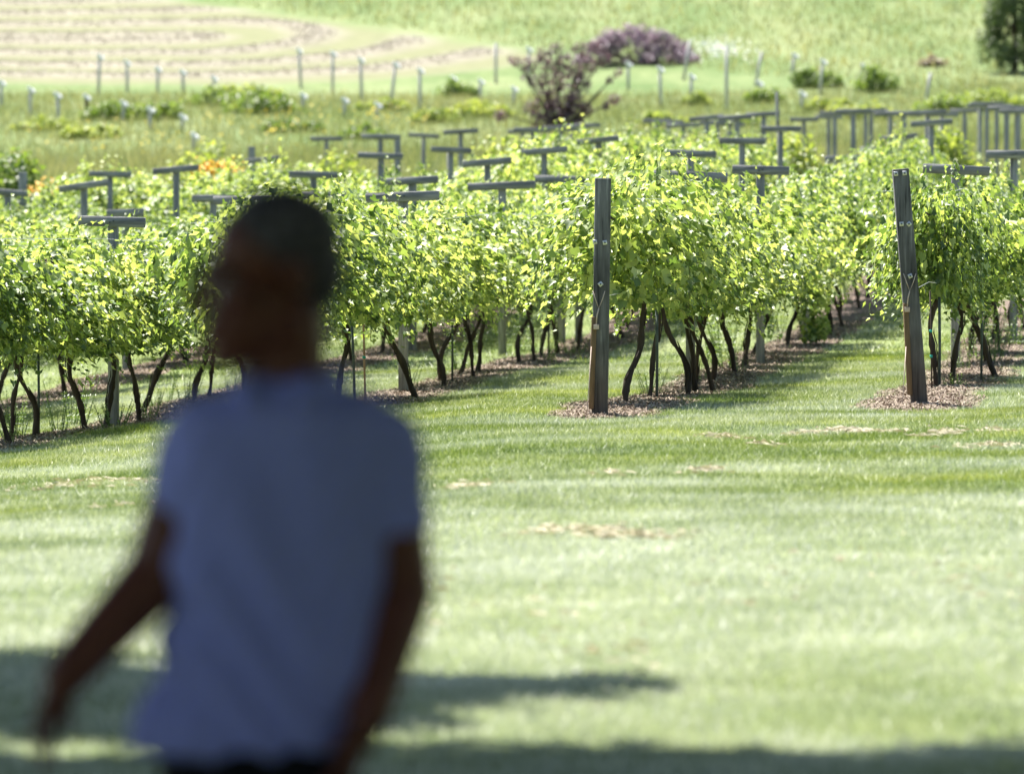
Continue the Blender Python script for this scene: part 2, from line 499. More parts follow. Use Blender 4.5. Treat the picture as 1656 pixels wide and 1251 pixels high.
def lawnvar(nt, c, f):
    g = nt.nodes.new('ShaderNodeNewGeometry'); pos = g.outputs['Position']
    sx = nt.nodes.new('ShaderNodeSeparateXYZ'); nt.links.new(pos, sx.inputs[0])
    n1 = noise(nt, 0.9, 4, pos, (0.35, 0.7, 1), dist=0.6, rot=(0, 0, 0.25))
    n0 = noise(nt, 0.22, 2, pos, (0.7, 0.5, 1))
    mr = nt.nodes.new('ShaderNodeMapRange'); mr.inputs[1].default_value = 34; mr.inputs[2].default_value = 25
    nt.links.new(sx.outputs[1], mr.inputs[0])
    dry = mth(nt, 'ADD', mth(nt, 'MULTIPLY', n1, 1.0), mth(nt, 'MULTIPLY', n0, 0.6))
    mr2 = nt.nodes.new('ShaderNodeMapRange'); mr2.inputs[1].default_value = 19; mr2.inputs[2].default_value = 24; mr2.inputs[3].default_value = 0.35
    nt.links.new(sx.outputs[1], mr2.inputs[0])
    dry = mth(nt, 'ADD', dry, mth(nt, 'MULTIPLY', mth(nt, 'MULTIPLY', mr.outputs[0], mr2.outputs[0]), 0.50))
    dry = mth(nt, 'ADD', dry, mth(nt, 'MULTIPLY', f, 0.25))
    m2 = nt.nodes.new('ShaderNodeMapRange'); m2.inputs[1].default_value = 0.84; m2.inputs[2].default_value = 1.16
    nt.links.new(dry, m2.inputs[0])
    n9 = noise(nt, 1.3, 5, pos, (0.45, 0.5, 1), dist=0.8, rot=(0, 0, 0.3))
    c = mix(nt, 1.0, c, ramp(nt, [(0.3, (0.50, 0.62, 0.42)), (0.44, (0.95, 0.98, 0.8)), (0.56, (1.35, 1.22, 1.1)), (0.68, (2.3, 1.9, 1.8))], n9), 'MULTIPLY')
    c = mix(nt, mth(nt, 'MULTIPLY', m2.outputs[0], 0.9), c, ramp(nt, [(0.33, (0.38, 0.42, 0.36)), (0.5, (0.53, 0.55, 0.54)), (0.67, (0.70, 0.71, 0.73))], noise(nt, 1.5, 4, pos, (0.55, 0.6, 1), dist=0.8, rot=(0, 0, 0.35))))
    return c
M_grass = leafmat('grass blade', [(0.0, (0.065, 0.11, 0.025)), (0.45, (0.145, 0.20, 0.045)), (0.8, (0.27, 0.32, 0.085)), (1.0, (0.45, 0.45, 0.22))],
                  trans=0.3, rough=0.5, spec=0.5, objvar=0, groundvar=lawnvar, tcol=(1.2, 1.24, 0.78))

V, T = [], []; nb = 0
for (n, y0, y1, h, w, mar, seed) in ((620000, 17, 46, 0.030, 0.006, 1.0, 1), (620000, 44, 66, 0.032, 0.0065, 1.2, 2), (160000, 66, 115, 0.05, 0.014, 1.5, 3), (40000, 9, 17, 0.04, 0.008, 1.0, 4)):
    x, y = frustum_xy(n, y0, y1, mar, seed)
    k = ~in_mulch(x, y) | (np.random.default_rng(seed + 50).uniform(0, 1, n) < 0.19)
    x, y = x[k], y[k]
    v, t = blades(len(x), (x, y), h, w, 0.75, 0.4, seed + 10)
    V.append(v); T.append(t + nb); nb += len(v)
lawn = link('lawn_grass', mesh_np('lawn_grass', np.concatenate(V), tris=np.concatenate(T)), M_grass)
tag(lawn, 'short mown green grass covering the lawn and the lanes between the vine rows', 'grass', kind='stuff')

# clippings lying on the lawn
M_straw = leafmat('dry clippings', [(0.0, (0.22, 0.18, 0.11)), (0.5, (0.36, 0.32, 0.20)), (1.0, (0.50, 0.46, 0.34))], trans=0.2, rough=0.7, objvar=0, tcol=(1, 1, 0.9))
V, T = [], []; nb = 0
g = np.random.default_rng(91)
clip = [(905, 868, 60, 700), (1018, 872, 60, 1100), (990, 862, 40, 500), (1365, 704, 60, 700), (1525, 704, 34, 300), (1172, 709, 26, 220), (1610, 729, 40, 260), (1228, 723, 20, 120), (1150, 768, 26, 200),
        (1612, 700, 16, 130), (990, 773, 18, 80), (760, 790, 40, 200), (160, 785, 80, 260), (95, 795, 50, 160), (205, 818, 50, 160), (1010, 1098, 60, 300), (1600, 950, 70, 240), (1450, 930, 90, 200), (1230, 960, 90, 200), (880, 1010, 70, 160), (700, 950, 40, 100)]
for (px, py, hw, n) in clip:
    c = hit(px, py)
    n = int(n * (0.28 if py < 800 else 0.13)) if py < 900 else int(n * 0.10)
    s = F / c.y
    x = c.x + g.normal(size=n) * hw / s * 0.75
    y = c.y + g.normal(size=n) * (0.15 if py < 900 else 0.9) + 0.25 * np.sin(x * 6)
    th = g.uniform(0, np.pi, n); L = g.uniform(0.02, 0.06, n); wd = 0.003
    z = terr(x, y) + 0.018 + np.abs(g.normal(size=n)) * 0.010 + 0.010 * np.exp(-((x - c.x) / (hw / s * .5)) ** 2)
    dx, dy = np.cos(th) * L, np.sin(th) * L
    v = np.empty((n, 3, 3))
    v[:, 0] = np.stack([x - dx, y - dy, z], -1); v[:, 1] = np.stack([x + dx, y + dy, z + g.uniform(-.01, .02, n)], -1)
    v[:, 2] = np.stack([x + dy * 0.2, y - dx * 0.2, z + 0.012], -1)
    V.append(v.reshape(-1, 3)); T.append(np.arange(n * 3).reshape(-1, 3) + nb); nb += n * 3
tag(link('grass_clippings', mesh_np('grass_clippings', np.concatenate(V), tris=np.concatenate(T)), M_straw),
    'small heaps of dry straw-coloured clippings scattered on the lawn', 'grass clippings', kind='stuff')

# mulch beds under the near rows
def mulchmat():
    m, nt, out = newmat('bark mulch soil')
    g = nt.nodes.new('ShaderNodeNewGeometry'); pos = g.outputs['Position']
    n = noise(nt, 22, 6, pos); n2 = noise(nt, 2.0, 3, pos)
    c = mix(nt, 0.4, ramp(nt, [(0.3, (0.07, 0.045, 0.035)), (0.55, (0.16, 0.11, 0.09)), (0.8, (0.24, 0.18, 0.15))], n), ramp(nt, [(0.35, (0.06, 0.04, 0.03)), (0.65, (0.18, 0.13, 0.10))], n2))
    p = nt.nodes.new('ShaderNodeBsdfPrincipled'); p.inputs['Roughness'].default_value = 0.95
    nt.links.new(c, p.inputs['Base Color'])
    b = nt.nodes.new('ShaderNodeBump'); b.inputs['Distance'].default_value = 0.03; nt.links.new(n, b.inputs['Height'])
    nt.links.new(b.outputs[0], p.inputs['Normal']); nt.links.new(p.outputs[0], out.inputs[0])
    return m
M_mulch = mulchmat()
M_chip = leafmat('bark chips', [(0.0, (0.09, 0.055, 0.04)), (0.35, (0.18, 0.14, 0.105)), (0.7, (0.33, 0.27, 0.21)), (1.0, (0.50, 0.44, 0.36))], trans=0.0, rough=0.9, spec=0.2, objvar=0)
RL = {3: 'right end post', 2: 'middle end post', 1: 'row behind the man', 0: 'front left row', -1: 'second row from the left'}
g = np.random.default_rng(5)
bedlabel = {3: 'reddish brown mulch bed running back from the leaning right end post', 2: 'reddish brown mulch bed running back from the middle end post',
            1: 'mulch bed of the vine row emerging behind the man', 0: 'mulch bed under the front row of vines at the left edge', -1: 'mulch bed under the second vine row on the left'}
for r in (3, 2, 1, 0, -1):
    ya = 45.9 if r >= 0 else 58
    yb = {3: 84, 2: 108, 1: 108, 0: 100, -1: 90}[r]
    yl = np.arange(ya, yb, 0.12)
    us = np.linspace(-1, 1, 9)
    Y2, U2 = np.meshgrid(yl, us, indexing='ij')
    hw = (0.46 + 0.10 * nz1(Y2, r * 3.1)) * np.clip((Y2 - ya + 0.02) / 0.9, 0, 1) ** 0.5
    X2 = ROWS[r] + SL * (Y2 - 46.5) + U2 * hw
    Z2 = terr(X2, Y2) + 0.016 * (1 - U2 ** 2) + 0.004
    vv = np.stack([X2, Y2, Z2], -1).reshape(-1, 3)
    ii = np.arange(vv.shape[0]).reshape(Y2.shape)
    qq = np.stack([ii[:-1, :-1], ii[:-1, 1:], ii[1:, 1:], ii[1:, :-1]], -1).reshape(-1, 4)
    qq = qq[:, ::-1]
    bed = link('mulch_bed', mesh_np('mulch_bed', vv, qq, smooth=True), M_mulch)
    tag(bed, bedlabel[r], 'mulch bed', 'mulch beds under the vine rows', 'structure')
    # chips
    n = 26000
    y = ya + 0.1 + (min(yb, 78) - ya) * g.uniform(0, 1, n) ** 1.3
    u = g.uniform(-1.06, 1.06, n)
    hw = (0.46 + 0.10 * nz1(y, r * 3.1)) * np.clip((y - ya) / 0.9, 0, 1) ** 0.5
    x = ROWS[r] + SL * (y - 46.5) + u * hw
    z = terr(x, y) + 0.016 * (1 - u ** 2) + 0.008
    th = g.uniform(0, 2 * np.pi, n); L = g.uniform(0.006, 0.032, n); wd = g.uniform(0.0018, 0.006, n)
    tz = g.normal(size=n) * 0.006
    a = np.stack([np.cos(th) * L, np.sin(th) * L, tz], -1); b = np.stack([-np.sin(th) * wd, np.cos(th) * wd, g.normal(size=n) * 0.0016], -1)
    c = np.stack([x, y, z + np.abs(tz)], -1)
    v = np.stack([c - a - b, c + a - b, c + a + b, c - a + b], 1).reshape(-1, 3)
    ch = link('bark_chips', mesh_np('bark_chips', v, np.arange(n * 4).reshape(-1, 4)), M_chip)
    tag(ch, bedlabel[r].replace('mulch bed', 'bark chips on the bed'), 'bark chips', 'loose chips on the mulch beds', 'stuff')

# ------------------------------------------------------------ leaves
def leafset(c, nrm, tip, size, fold=0.18):
    """six-sided lobed leaf folded along its midrib; arrays (n,3)"""
    n = len(c)
    nrm = nrm / np.linalg.norm(nrm, axis=1, keepdims=True)
    tip = tip - (tip * nrm).sum(1, keepdims=True) * nrm
    tip /= np.linalg.norm(tip, axis=1, keepdims=True) + 1e-9
    sd = np.cross(nrm, tip)
    s = size[:, None]
    def pt(a, b, h): return c + sd * (a * s) + tip * (b * s) + nrm * (h * s)
    v = np.stack([pt(0, 0, 0), pt(-.52, -.08, fold), pt(-.50, .50, fold * 1.1), pt(-.22, .55, fold * .4), pt(0, 1.0, -.1), pt(.22, .55, fold * .4), pt(.50, .50, fold * 1.1), pt(.52, -.08, fold)], 1)
    b = np.arange(n)[:, None] * 8
    q = np.concatenate([b + [0, 3, 2, 1], b + [0, 7, 6, 5]], 0)
    t = np.concatenate([b + [0, 4, 3], b + [0, 5, 4]], 0)
    return v.reshape(-1, 3), q, t

def vine_foliage(seed, half=1.45, ncane=112, dens=1.0, zc=1.50):
    """one vine's curtain of shoots: local x across the row, y along the row"""
    g = np.random.default_rng(seed)
    C, N, Tp, S = [], [], [], []
    shoots = Geo()
    for k in range(ncane):
        side = g.choice([-1, 1])
        p = np.array([side * g.uniform(0.0, 0.34), g.uniform(-half, half), zc + g.uniform(-0.16, 0.14) + 0.09 * math.sin(seed * 1.7 + k * 0.0)])
        kind = g.uniform()
        if kind < 0.30:   # upright
            d = np.array([side * g.uniform(-0.1, 0.35), g.normal() * 0.3, 1.0]); L = g.uniform(0.1, 0.34) if g.uniform() < 0.85 else g.uniform(.4, .65); drop = 0.6
        elif kind < 0.80: # outward and hanging
            d = np.array([side * g.uniform(0.7, 1.0), g.normal() * 0.35, g.uniform(0.1, 0.7)]); L = g.uniform(0.7, 1.3); drop = 2.5
        else:             # inner hanging
            d = np.array([side * 0.3, g.normal() * 0.3, -0.7]); L = g.uniform(0.6, 0.95); drop = 1.0
        d /= np.linalg.norm(d)
        step = 0.058
        m = int(L / step)
        pts = [p.copy()]
        for i in range(m):
            d = d + np.array([0, 0, -drop * step]) + g.normal(size=3) * 0.12
            d /= np.linalg.norm(d)
            p = p + d * step
            if p[2] < 0.70 + 0.16 * math.sin(p[1] * 4 + seed) + 0.08 * math.sin(p[1] * 11): break
            pts.append(p.copy())
            if i < 1: continue
            nl = 2 + (g.uniform() < 0.5)
            for q in range(nl):
                off = g.normal(size=3) * 0.055
                C.append(p + off)
                out = np.array([side * 0.45, 0, 0.95]) + g.normal(size=3) * 0.42
                N.append(out)
                Tp.append(np.array([side * 0.4, g.normal() * 0.8, -0.6]) + d * 0.5)
                f = i / max(m, 1)
                S.append(g.uniform(0.05, 0.118) * (1.0 - 0.55 * max(0, f - 0.6) / 0.4))
        if len(pts) > 3 and k % 3 == 0:
            shoots.tube(pts[::2] + [pts[-1]], 0.0035, n=3, cap=False)
    # fillers inside the curtain
    n = int(900 * dens)
    fx = g.normal(size=n) * 0.26; fy = g.uniform(-half, half, n); fz = g.uniform(0.84, 1.58, n)
    fx *= 1 - 0.45 * np.clip((1.15 - fz) / 0.3, 0, 1)
    C += list(np.stack([fx, fy, fz], -1)); N += list(g.normal(size=(n, 3)) + np.array([0, 0, 0.6])); Tp += list(g.normal(size=(n, 3)) + np.array([0, 0, -0.5])); S += list(g.uniform(0.08, 0.13, n))
    C = np.array(C); N = np.array(N); Tp = np.array(Tp); S = np.array(S)
    v, q, t = leafset(C, N, Tp, S)
    sv = np.concatenate(shoots.v); sq = np.concatenate(shoots.q)
    nq_, nt_ = len(q), len(t)
    me = mesh_np('foliage', np.concatenate([v, sv]), np.concatenate([q, sq + len(v)]), t)
    mi = np.zeros(nq_ + len(sq) + nt_, dtype=np.int32); mi[nq_:nq_ + len(sq)] = 1
    me.materials.append(M_leaf); me.materials.append(M_shoot)
    me.polygons.foreach_set('material_index', mi)
    return me

def vine_trunk(seed, double=False, lean=None):
    g = np.random.default_rng(seed)
    G = Geo()
    def one(x0, y0, r0, lx, ly):
        pts, rad = [], []
        ph = g.uniform(0, 6); wa = g.uniform(.03, .085); wf = g.uniform(5, 9)
        for i in range(29):
            f = i / 28
            z = -0.05 + f * 1.45
            wob = wa * math.sin(ph + f * wf) * (1 - 0.3 * f) + 0.012 * math.sin(ph * 2 + f * 17)
            pts.append((x0 + lx * (1 - f) ** 1.5 + wob, y0 + ly * (1 - f) ** 1.5 + 0.7 * wob, z))
            rr = r0 * (1.2 - 0.4 * f) * g.uniform(0.80, 1.25) * (1 + 0.18 * math.sin(f * 23 + ph))
            if i < 2: rr *= 1.3
            rad.append(rr)
        G.tube(pts, rad, n=9)
        top = pts[-1]
        for s in (-1, 1):   # arms up to the wires
            G.tube([pts[20], (top[0] * .4, top[1] + s * 0.25, 1.35), (s * 0.05, top[1] + s * 0.65, 1.58), (0.08 * s, top[1] + s * 1.15, 1.62)], [rad[20] * .7, .017, .013, .009], n=5)
        for _ in range(5):   # strips of shaggy bark along the stem
            a0 = int(g.integers(1, 16)); th = g.uniform(0, 6.28); L_ = int(g.integers(4, 9))
            G.tube([Vector(pts[a0 + q]) + Vector((math.cos(th + q * .12), math.sin(th + q * .12), 0)) * (rad[a0 + q] * 1.0 + .004 + .002 * q) for q in range(L_)], [.006] * (L_ - 1) + [.002], n=4)
    one(g.normal() * 0.05, 0, 0.0225, g.normal() * 0.14 if lean is None else lean, g.normal() * 0.12)
    if double: one(g.normal() * 0.06, g.uniform(0.18, 0.35), 0.018, g.normal() * 0.1, g.normal() * 0.15)
    return G.mesh('trunk', smooth=True)

FOL = [vine_foliage(100 + i) for i in range(7)]
TRK = [vine_trunk(200 + i, double=(i % 3 == 1)) for i in range(8)]
for t in TRK: t.materials.append(M_bark)

ORD = ['first', 'second', 'third', 'fourth', 'fifth', 'sixth', 'seventh', 'eighth', 'ninth', 'tenth', 'eleventh', 'twelfth', 'thirteenth', 'fourteenth', 'fifteenth', 'sixteenth', 'seventeenth', 'eighteenth', 'nineteenth', 'twentieth']
ORD += ['twenty-' + o for o in ORD[:9]] + ['thirtieth'] + ['thirty-' + o for o in ORD[:9]] + ['fortieth']
ROWNAME = {3: "row behind the leaning right end post", 2: "row behind the middle end post", 1: "row emerging behind the man", 0: "front row on the left",
           -1: "second row from the left front", -2: "third row from the left front", -3: "farthest row at back left"}
VINEY = {
    3: [51.8, 54.4, 57.0, 61.8, 65.5, 69.5, 73.5, 78],
    2: [49.2, 51.9, 54.7, 57.5, 59.4, 61.7, 64.6, 67.2, 70, 73, 76, 79.2, 82.5, 86, 90, 94, 98.5],
    1: [48, 50.4, 52.8, 55.9, 59.1, 61.4, 64, 67.6, 70.2, 72, 74.2, 77, 80, 83, 86.5, 90, 94, 98, 102.5],
    0: [48.2, 50.6, 52.5, 54.2, 55.9, 58.0, 59.6, 61.2, 64, 67, 70, 73, 76, 79.5, 83, 87, 91, 95, 99, 104, 109, 115],
    -1: [60.5, 63, 66, 69, 72.5, 76, 79.5, 83, 87, 91, 96, 101, 106],
    -2: [73, 76.5, 80, 84, 88, 92.5, 97, 101.5],
    -3: [86, 90, 94, 99]}
g = np.random.default_rng(66); n = 420
a_ = g.uniform(0, 6.28, n); z_ = g.uniform(0.08, 0.95, n); q_ = np.sqrt(g.uniform(0, 1, n)) * (0.16 + 0.12 * z_)
v, q, t = leafset(np.stack([0.15 + np.cos(a_) * q_ + 0.15 * (1 - z_), np.sin(a_) * q_ * 1.4, z_], -1), g.normal(size=(n, 3)) + [0, -.2, .8], g.normal(size=(n, 3)) + [0, 0, -.5], g.uniform(.05, .1, n))
LOWF = mesh_np('low_shoots', v, q, t)
vine_positions = []
k = 0
for r, yl in VINEY.items():
    for i, y in enumerate(yl):
        x = rowx(r, y) + random.gauss(0, 0.03)
        zz = float(terr(x, y))
        h = 1.0
        lab = "leafy grapevine, %s from the front in the %s" % (ORD[i], ROWNAME[r])
        v = thing('grape_vine', lab, 'grapevine', (x, y, zz), 'grapevines trained on the trellis rows')
        v.rotation_euler = (0, 0, -math.atan(SL) + (math.pi if k % 2 else 0))
        far = y > 74
        sy = 1.22 if far else 0.74 + 0.10 * math.sin(k * 1.9)
        if i == 0 and r >= 2: sy = 0.72
        pass
        wx = 0.84 + 0.09 * math.sin(k * 2.7)
        fm = FOL[(k * 3 + r) % 7]
        hs = (1.95 + 0.04 * math.sin(k * 2.1)) / 1.95
        if far: hs *= random.uniform(1.04, 1.18) if r >= 1 else random.uniform(1.06, 1.2) if r >= 0 else random.uniform(0.92, 1.06)
        elif i == 0: hs *= 1.06 if r == 2 else 1.04
        elif min(abs(y - ty_) for ty_ in ([55.0] if r == 0 else [57.9] if r == 1 else [56.4, 63.4] if r == 2 else [0])) < 2.6: hs *= 0.93
        else: hs *= random.uniform(0.94, 1.08)
        fo = link('foliage', fm, None, v); fo.scale = (wx if not far else (0.82 if r >= 1 else 1.05), sy, hs)
        if far and r >= 1: fo.location.z = 0.08; fo.scale.z *= 0.96
        if i == 0 and r == 3: fo.scale.x = 0.55
        link('trunk', TRK[(k * 5 + r) % 8], None, v)
        if r == 2 and i == 8:
            link('low_shoots', LOWF, M_leaf, v)
        vine_positions.append((r, i, x, y))
        k += 1

# ------------------------------------------------------------ trellis posts
def t_post(px, py, w, label, base=None, arm_tilt=0.0, lw=0.72, row=None):
    s = w / lw
    if base is not None: d = base
    else: d = F / s
    top = P(px, py, d)
    zg = float(terr(top.x, top.y))
    H = top.z - zg
    if H < 1.2: H = 1.2
    t = thing('trellis_post', label, 'trellis post', (top.x, top.y, zg), 'T-shaped trellis posts in the vineyard')
    t.rotation_euler = (0, 0, -math.atan(SL) * 0.6 + random.gauss(0, 0.12 if d > 70 else 0.04))
    L = w * d / F
    G = Geo(); G.box((0, 0, (H - 0.05 - 0.15) / 2), (0.047, 0.047, (H - 0.05 + 0.15) / 2))
    G.build('post', M_wood, t)
    G = Geo()
    a = arm_tilt
    G.box((0, -0.047 - 0.021, H - 0.05), (L / 2, 0.019, 0.05), (Vector((math.cos(a), 0, math.sin(a))), Vector((0, 1, 0)), Vector((-math.sin(a), 0, math.cos(a)))), bev=0.004)
    G.build('crossarm', M_arm, t)
    if d < 70:
        for q in (-0.018, 0.02):
            G = Geo(); G.tube([(q, -0.0875, H - 0.05 + q * .3), (q, -0.098, H - 0.05 + q * .3)], 0.009, n=6)
            G.build('bolt', M_stake, t)
    return t, top, d

def rowof(x, y):
    u = x - SL * (y - 46.5)
    return min(ROWS, key=lambda r: abs(ROWS[r] - u))

TP = [  # centre px, top px, arm width px, tilt, forced distance or None
    (183, 350, 110, -0.03, 55.0), (652, 310, 119, 0.035, 57.9), (1117, 277, 119, -0.04, 56.4), (1230, 268, 92, -0.03, 63.4),
    (402, 317, 112, 0.0, 66.0), (345, 315, 70, 0.0, 78.0), (526, 311, 74, 0.0, 80.0), (203, 338, 60, 0.03, 72.0),
    (12, 306, 73, -0.08, None), (136, 295, 80, 0.14, None), (178, 277, 70, -0.03, None), (285, 269, 75, 0.09, None),
    (427, 254, 65, 0.1, None), (507, 277, 80, -0.02, None), (528, 221, 52, 0.0, None), (615, 217, 60, -0.02, None),
    (685, 216, 50, -0.06, None), (745, 209, 56, 0.06, None), (616, 247, 73, -0.04, None), (728, 238, 67, -0.04, None),
    (667, 286, 89, 0.05, None), (788, 257, 79, 0.09, None), (812, 294, 110, 0.04, 72.0), (860, 206, 58, 0.0, None),
    (905, 203, 54, 0.04, None), (945, 200, 52, 0.05, None), (880, 239, 75, 0.08, None), (968, 222, 70, 0.1, None), (908, 284, 84, -0.03, 76.2),
    (1080, 195, 52, 0.03, None), (1143, 187, 56, 0.1, None), (1192, 186, 60, 0.05, None), (1235, 181, 56, 0.05, None), (1117, 243, 82, -0.03, None),
    (1200, 223, 75, -0.02, None), (1262, 204, 66, 0.0, None), (1380, 176, 58, 0.02, None), (1409, 176, 54, 0.02, 128),
    (1462, 180, 60, -0.04, 116), (1500, 178, 62, 0.03, None), (1372, 251, 80, 0.03, 92.0), (1430, 237, 78, 0.02, 100.0), (1452, 218, 62, 0.1, 104),
    (1506, 194, 68, 0.08, None), (1596, 165, 54, -0.02, None), (1628, 171, 60, 0.0, 118), (1546, 267, 108, -0.05, 60.0), (1640, 243, 90, 0.0, 69.0),
    (1400, 178, 50, 0.0, 136), (1340, 186, 44, 0.0, 138), (1300, 190, 46, 0.0, 134), (1180, 198, 48, 0.0, 137), (1350, 180, 50, 0.0, 131), (1440, 181, 54, 0.02, 127), (1524, 182, 50, 0.0, 130), (1585, 168, 44, 0.0, 134), (1612, 168, 50, 0.0, 124), (1645, 176, 56, 0.0, 110), (1062, 192, 46, 0.0, 136), (1105, 199, 54, 0.03, 126), (1160, 195, 54, 0.0, 121), (925, 206, 50, 0.0, 135), (845, 209, 48, 0.02, 137), (1560, 176, 46, 0.0, 140), (1648, 172, 50, 0.0, 136)]
info = []
for j, (px, py, w, tilt, d) in enumerate(TP):
    dd = d or F / (w / 0.72)
    p = P(px, py, dd)
    info.append((rowof(p.x, p.y), dd, j))
labels = {}
cnt = {}
for r, dd, j in sorted(info):
    cnt[r] = cnt.get(r, 0) + 1
    labels[j] = "grey T-shaped post, %s from front in the %s" % (ORD[cnt[r] - 1], ROWNAME[r])
labels[1] = "grey T-shaped trellis post just right of the man, its crossarm fully visible"
labels[0] = "grey T-shaped trellis post at far left, crossarm half covered by leaves"
for j, (px, py, w, tilt, d) in enumerate(TP):
    t_post(px, py, w, labels[j], d, tilt)
# plain posts without an arm, poking up
for (px, py, w, d, lab) in ((37, 278, 13, 93, 'short plain grey post poking above the vines at the left edge'), (407, 237, 11, 108, 'short plain post just left of a crossarm above the head of the man'),
                       (643, 218, 10, 113, 'plain grey post beside a small crossarm behind the vines'), (1431, 268, 9.5, 97, 'lone plain post in the gap left of the leaning end post'),
                       (1304, 330, 11, 72, 'grey post half hidden by leaves, third along the row behind the middle end post'), (936, 440, 12, 76.2, 'brownish plain post close to the left side of the middle end post')):
    p = P(px, py, d); zg = float(terr(p.x, p.y)); H = p.z - zg
    h2 = w * d / F / 2
    t = Geo(); t.box((0, 0, H / 2 - .05), (h2, h2, H / 2 + .05))
    tag(t.build('wooden_post', M_wood, None, loc=(p.x, p.y, zg)), lab, 'post', 'plain wooden posts among the vines')

# round dark metal stake at back
p = P(1256, 148, 118); q = P(1261, 200, 118)
G = Geo(); zg = float(terr(q.x, q.y)); G.tube([(q.x - p.x + 0.03, 0, -0.1), (0, 0, p.z - zg)], 0.035, n=6)
tag(G.build('metal_stake', M_stake, None, loc=(p.x, p.y, zg)), 'thin dark metal stake standing tall behind the crossarms', 'stake')

# end posts
def end_post(top, bot, d, halfw, label, washers, hookp, board, guy, loopw):
    b = P(bot[0], bot[1], d); zg = float(terr(b.x, b.y))
    tp = P(top[0], top[1], d)
    t = thing('end_post', label, 'end post', (b.x, b.y, zg), 'square timber end posts in front of the rows')
    o = Vector((b.x, b.y, zg))
    ax = (tp - b); H = ax.length; ax.normalize()
    xa = Vector((1, 0, 0)); xa = (xa - ax * xa.dot(ax)).normalized(); ya = ax.cross(xa)
    H = H + (b.z - zg)
    me = Geo(); me.box(ax * (H / 2 - 0.1), (halfw, halfw, H / 2 + 0.1), (xa, ya, ax), bev=0.008)
    me.build('post', M_end, t)
    s = F / (d - halfw)
    fy = -halfw
    def L(px, py, dy):     # local point on the front
        return P(px, py, d + dy) - o
    for (px, py, rot) in washers:
        c = L(px, py, 0); 
        c.y = fy - 0.006 + (c.z) * ax.y
        G = Geo(); ca, sa = math.cos(rot), math.sin(rot)
        G.box(c, (0.018, 0.018, 0.003), (Vector((ca, 0, sa)), Vector((-sa, 0, ca)), Vector((0, -1, 0))), bev=0.002)
        pl = G.build('washer_plate', M_metal, t)
        G = Geo(); G.tube([c + Vector((0, -.003, 0)), c + Vector((0, -.016, 0))], 0.008, n=6); G.build('bolt', M_stake, pl)
    # side board
    (x0, y0), (x1, y1) = board
    a = L(x0, y0, 0); c = L(x1, y1, 0); c.z = max(c.z, 0.0)
    dr = (a - c); hl = dr.length / 2; dr.normalize()
    G = Geo(); G.box((a + c) / 2 + Vector((0, -halfw * 0.5, 0)), (0.021, 0.045, hl), (Vector((1, 0, 0)), Vector((0, 1, 0)), dr), bev=0.004)
    G.build('brace_board', M_board, t)
    # cord loop
    (hx, hy) = hookp
    G = Geo()
    h = L(hx, hy, 0); h.y = fy - 0.02
    lw = loopw
    pts = [L(hx - lw, hy - 28, 0), L(hx - lw * .5, hy - 14, 0), L(hx, hy, 0), L(hx + lw * .6, hy - 14, 0), L(hx + lw, hy - 28, 0)]
    for p_ in pts: p_.y = fy - 0.012
    G.tube(pts, 0.004, n=5)
    pts = [L(hx, hy, 0), L(hx - 3, hy + 12, 0), L(hx - 4, hy + 26, 0)]
    for p_ in pts: p_.y = fy - 0.014
    G.tube(pts, 0.006, n=5)
    G.build('tie_cord', M_cord, t)
    G = Geo(); c = L(hx - 4, hy + 30, 0); c.y = fy - 0.02
    G.box(c, (0.022, 0.016, 0.02), bev=0.003); G.build('tensioner', M_cord, t)
    G = Geo(); a = L(guy[0][0], guy[0][1], 0); c = L(guy[1][0], guy[1][1], 0); a.y = fy - 0.02; c.y = fy - 0.22
    c.z = float(terr(o.x + c.x, o.y + c.y)) - zg - 0.02
    G.tube([a, (a + c) / 2, c], 0.004, n=5); G.build('guy_wire', M_cord, t)
    return t
end_post((975, 288), (970, 664), 46.5, 0.066, 'tall square timber end post in the middle with two metal plates halfway up',
         [(962, 391, 0.1), (978, 392, 0.15), (971, 459, 0.7)], (968, 498), ((961, 512), (956, 660)), ((956, 560), (948, 676)), 10)
end_post((1457, 273), (1487, 642), 47.2, 0.067, 'square timber end post leaning left in front of the right row',
         [(1448, 281, 0.1), (1462, 280, 0.1), (1457, 362, 0.1), (1469, 362, 0.75), (1471, 446, 0.4)], (1470, 470), ((1464, 490), (1471, 638)), ((1464, 560), (1455, 652)), 10)
# the far timber standing in the gap
# ------------------------------------------------------------ stakes, canes
def stake(px, ptop, pbot, d, rad, mat, name, lab, cat, lean=0, ties=()):
    b = P(px + lean, pbot, d); zg = float(terr(b.x, b.y)); tp = P(px, ptop, d)
    o = thing(name, lab, cat, (b.x, b.y, zg), 'thin stakes beside the vine trunks')
    v = tp - Vector((b.x, b.y, zg))
    G = Geo(); G.tube([(0, 0, -0.05), v * 0.5 + Vector((0.004, 0, 0)), v], rad, n=6); G.build('rod', mat, o)
    for tt in ties:
        G = Geo(); c = v * tt; G.tube([c - Vector((0, 0, .012)), c + Vector((0, 0, .012))], rad * 1.8, n=6); G.build('tie', M_tie, o)
stake(583, 365, 626, 54.9, 0.010, M_cane, 'bamboo_cane', 'tall thin reddish cane with green ties beside the man', 'cane', 8, (0.28, 0.5))
stake(568, 500, 622, 54.6, 0.013, M_stake, 'metal_stake', 'dark metal stake just left of the tall reddish cane', 'stake', 6)
stake(731, 490, 600, 60.5, 0.012, M_stake, 'metal_stake', 'dark stake in the weeds right of the nearest T-post', 'stake')
stake(887, 465, 552, 70.8, 0.013, M_stake, 'metal_stake', 'thin grey-green stake between the small trunks left of the middle end post', 'stake')
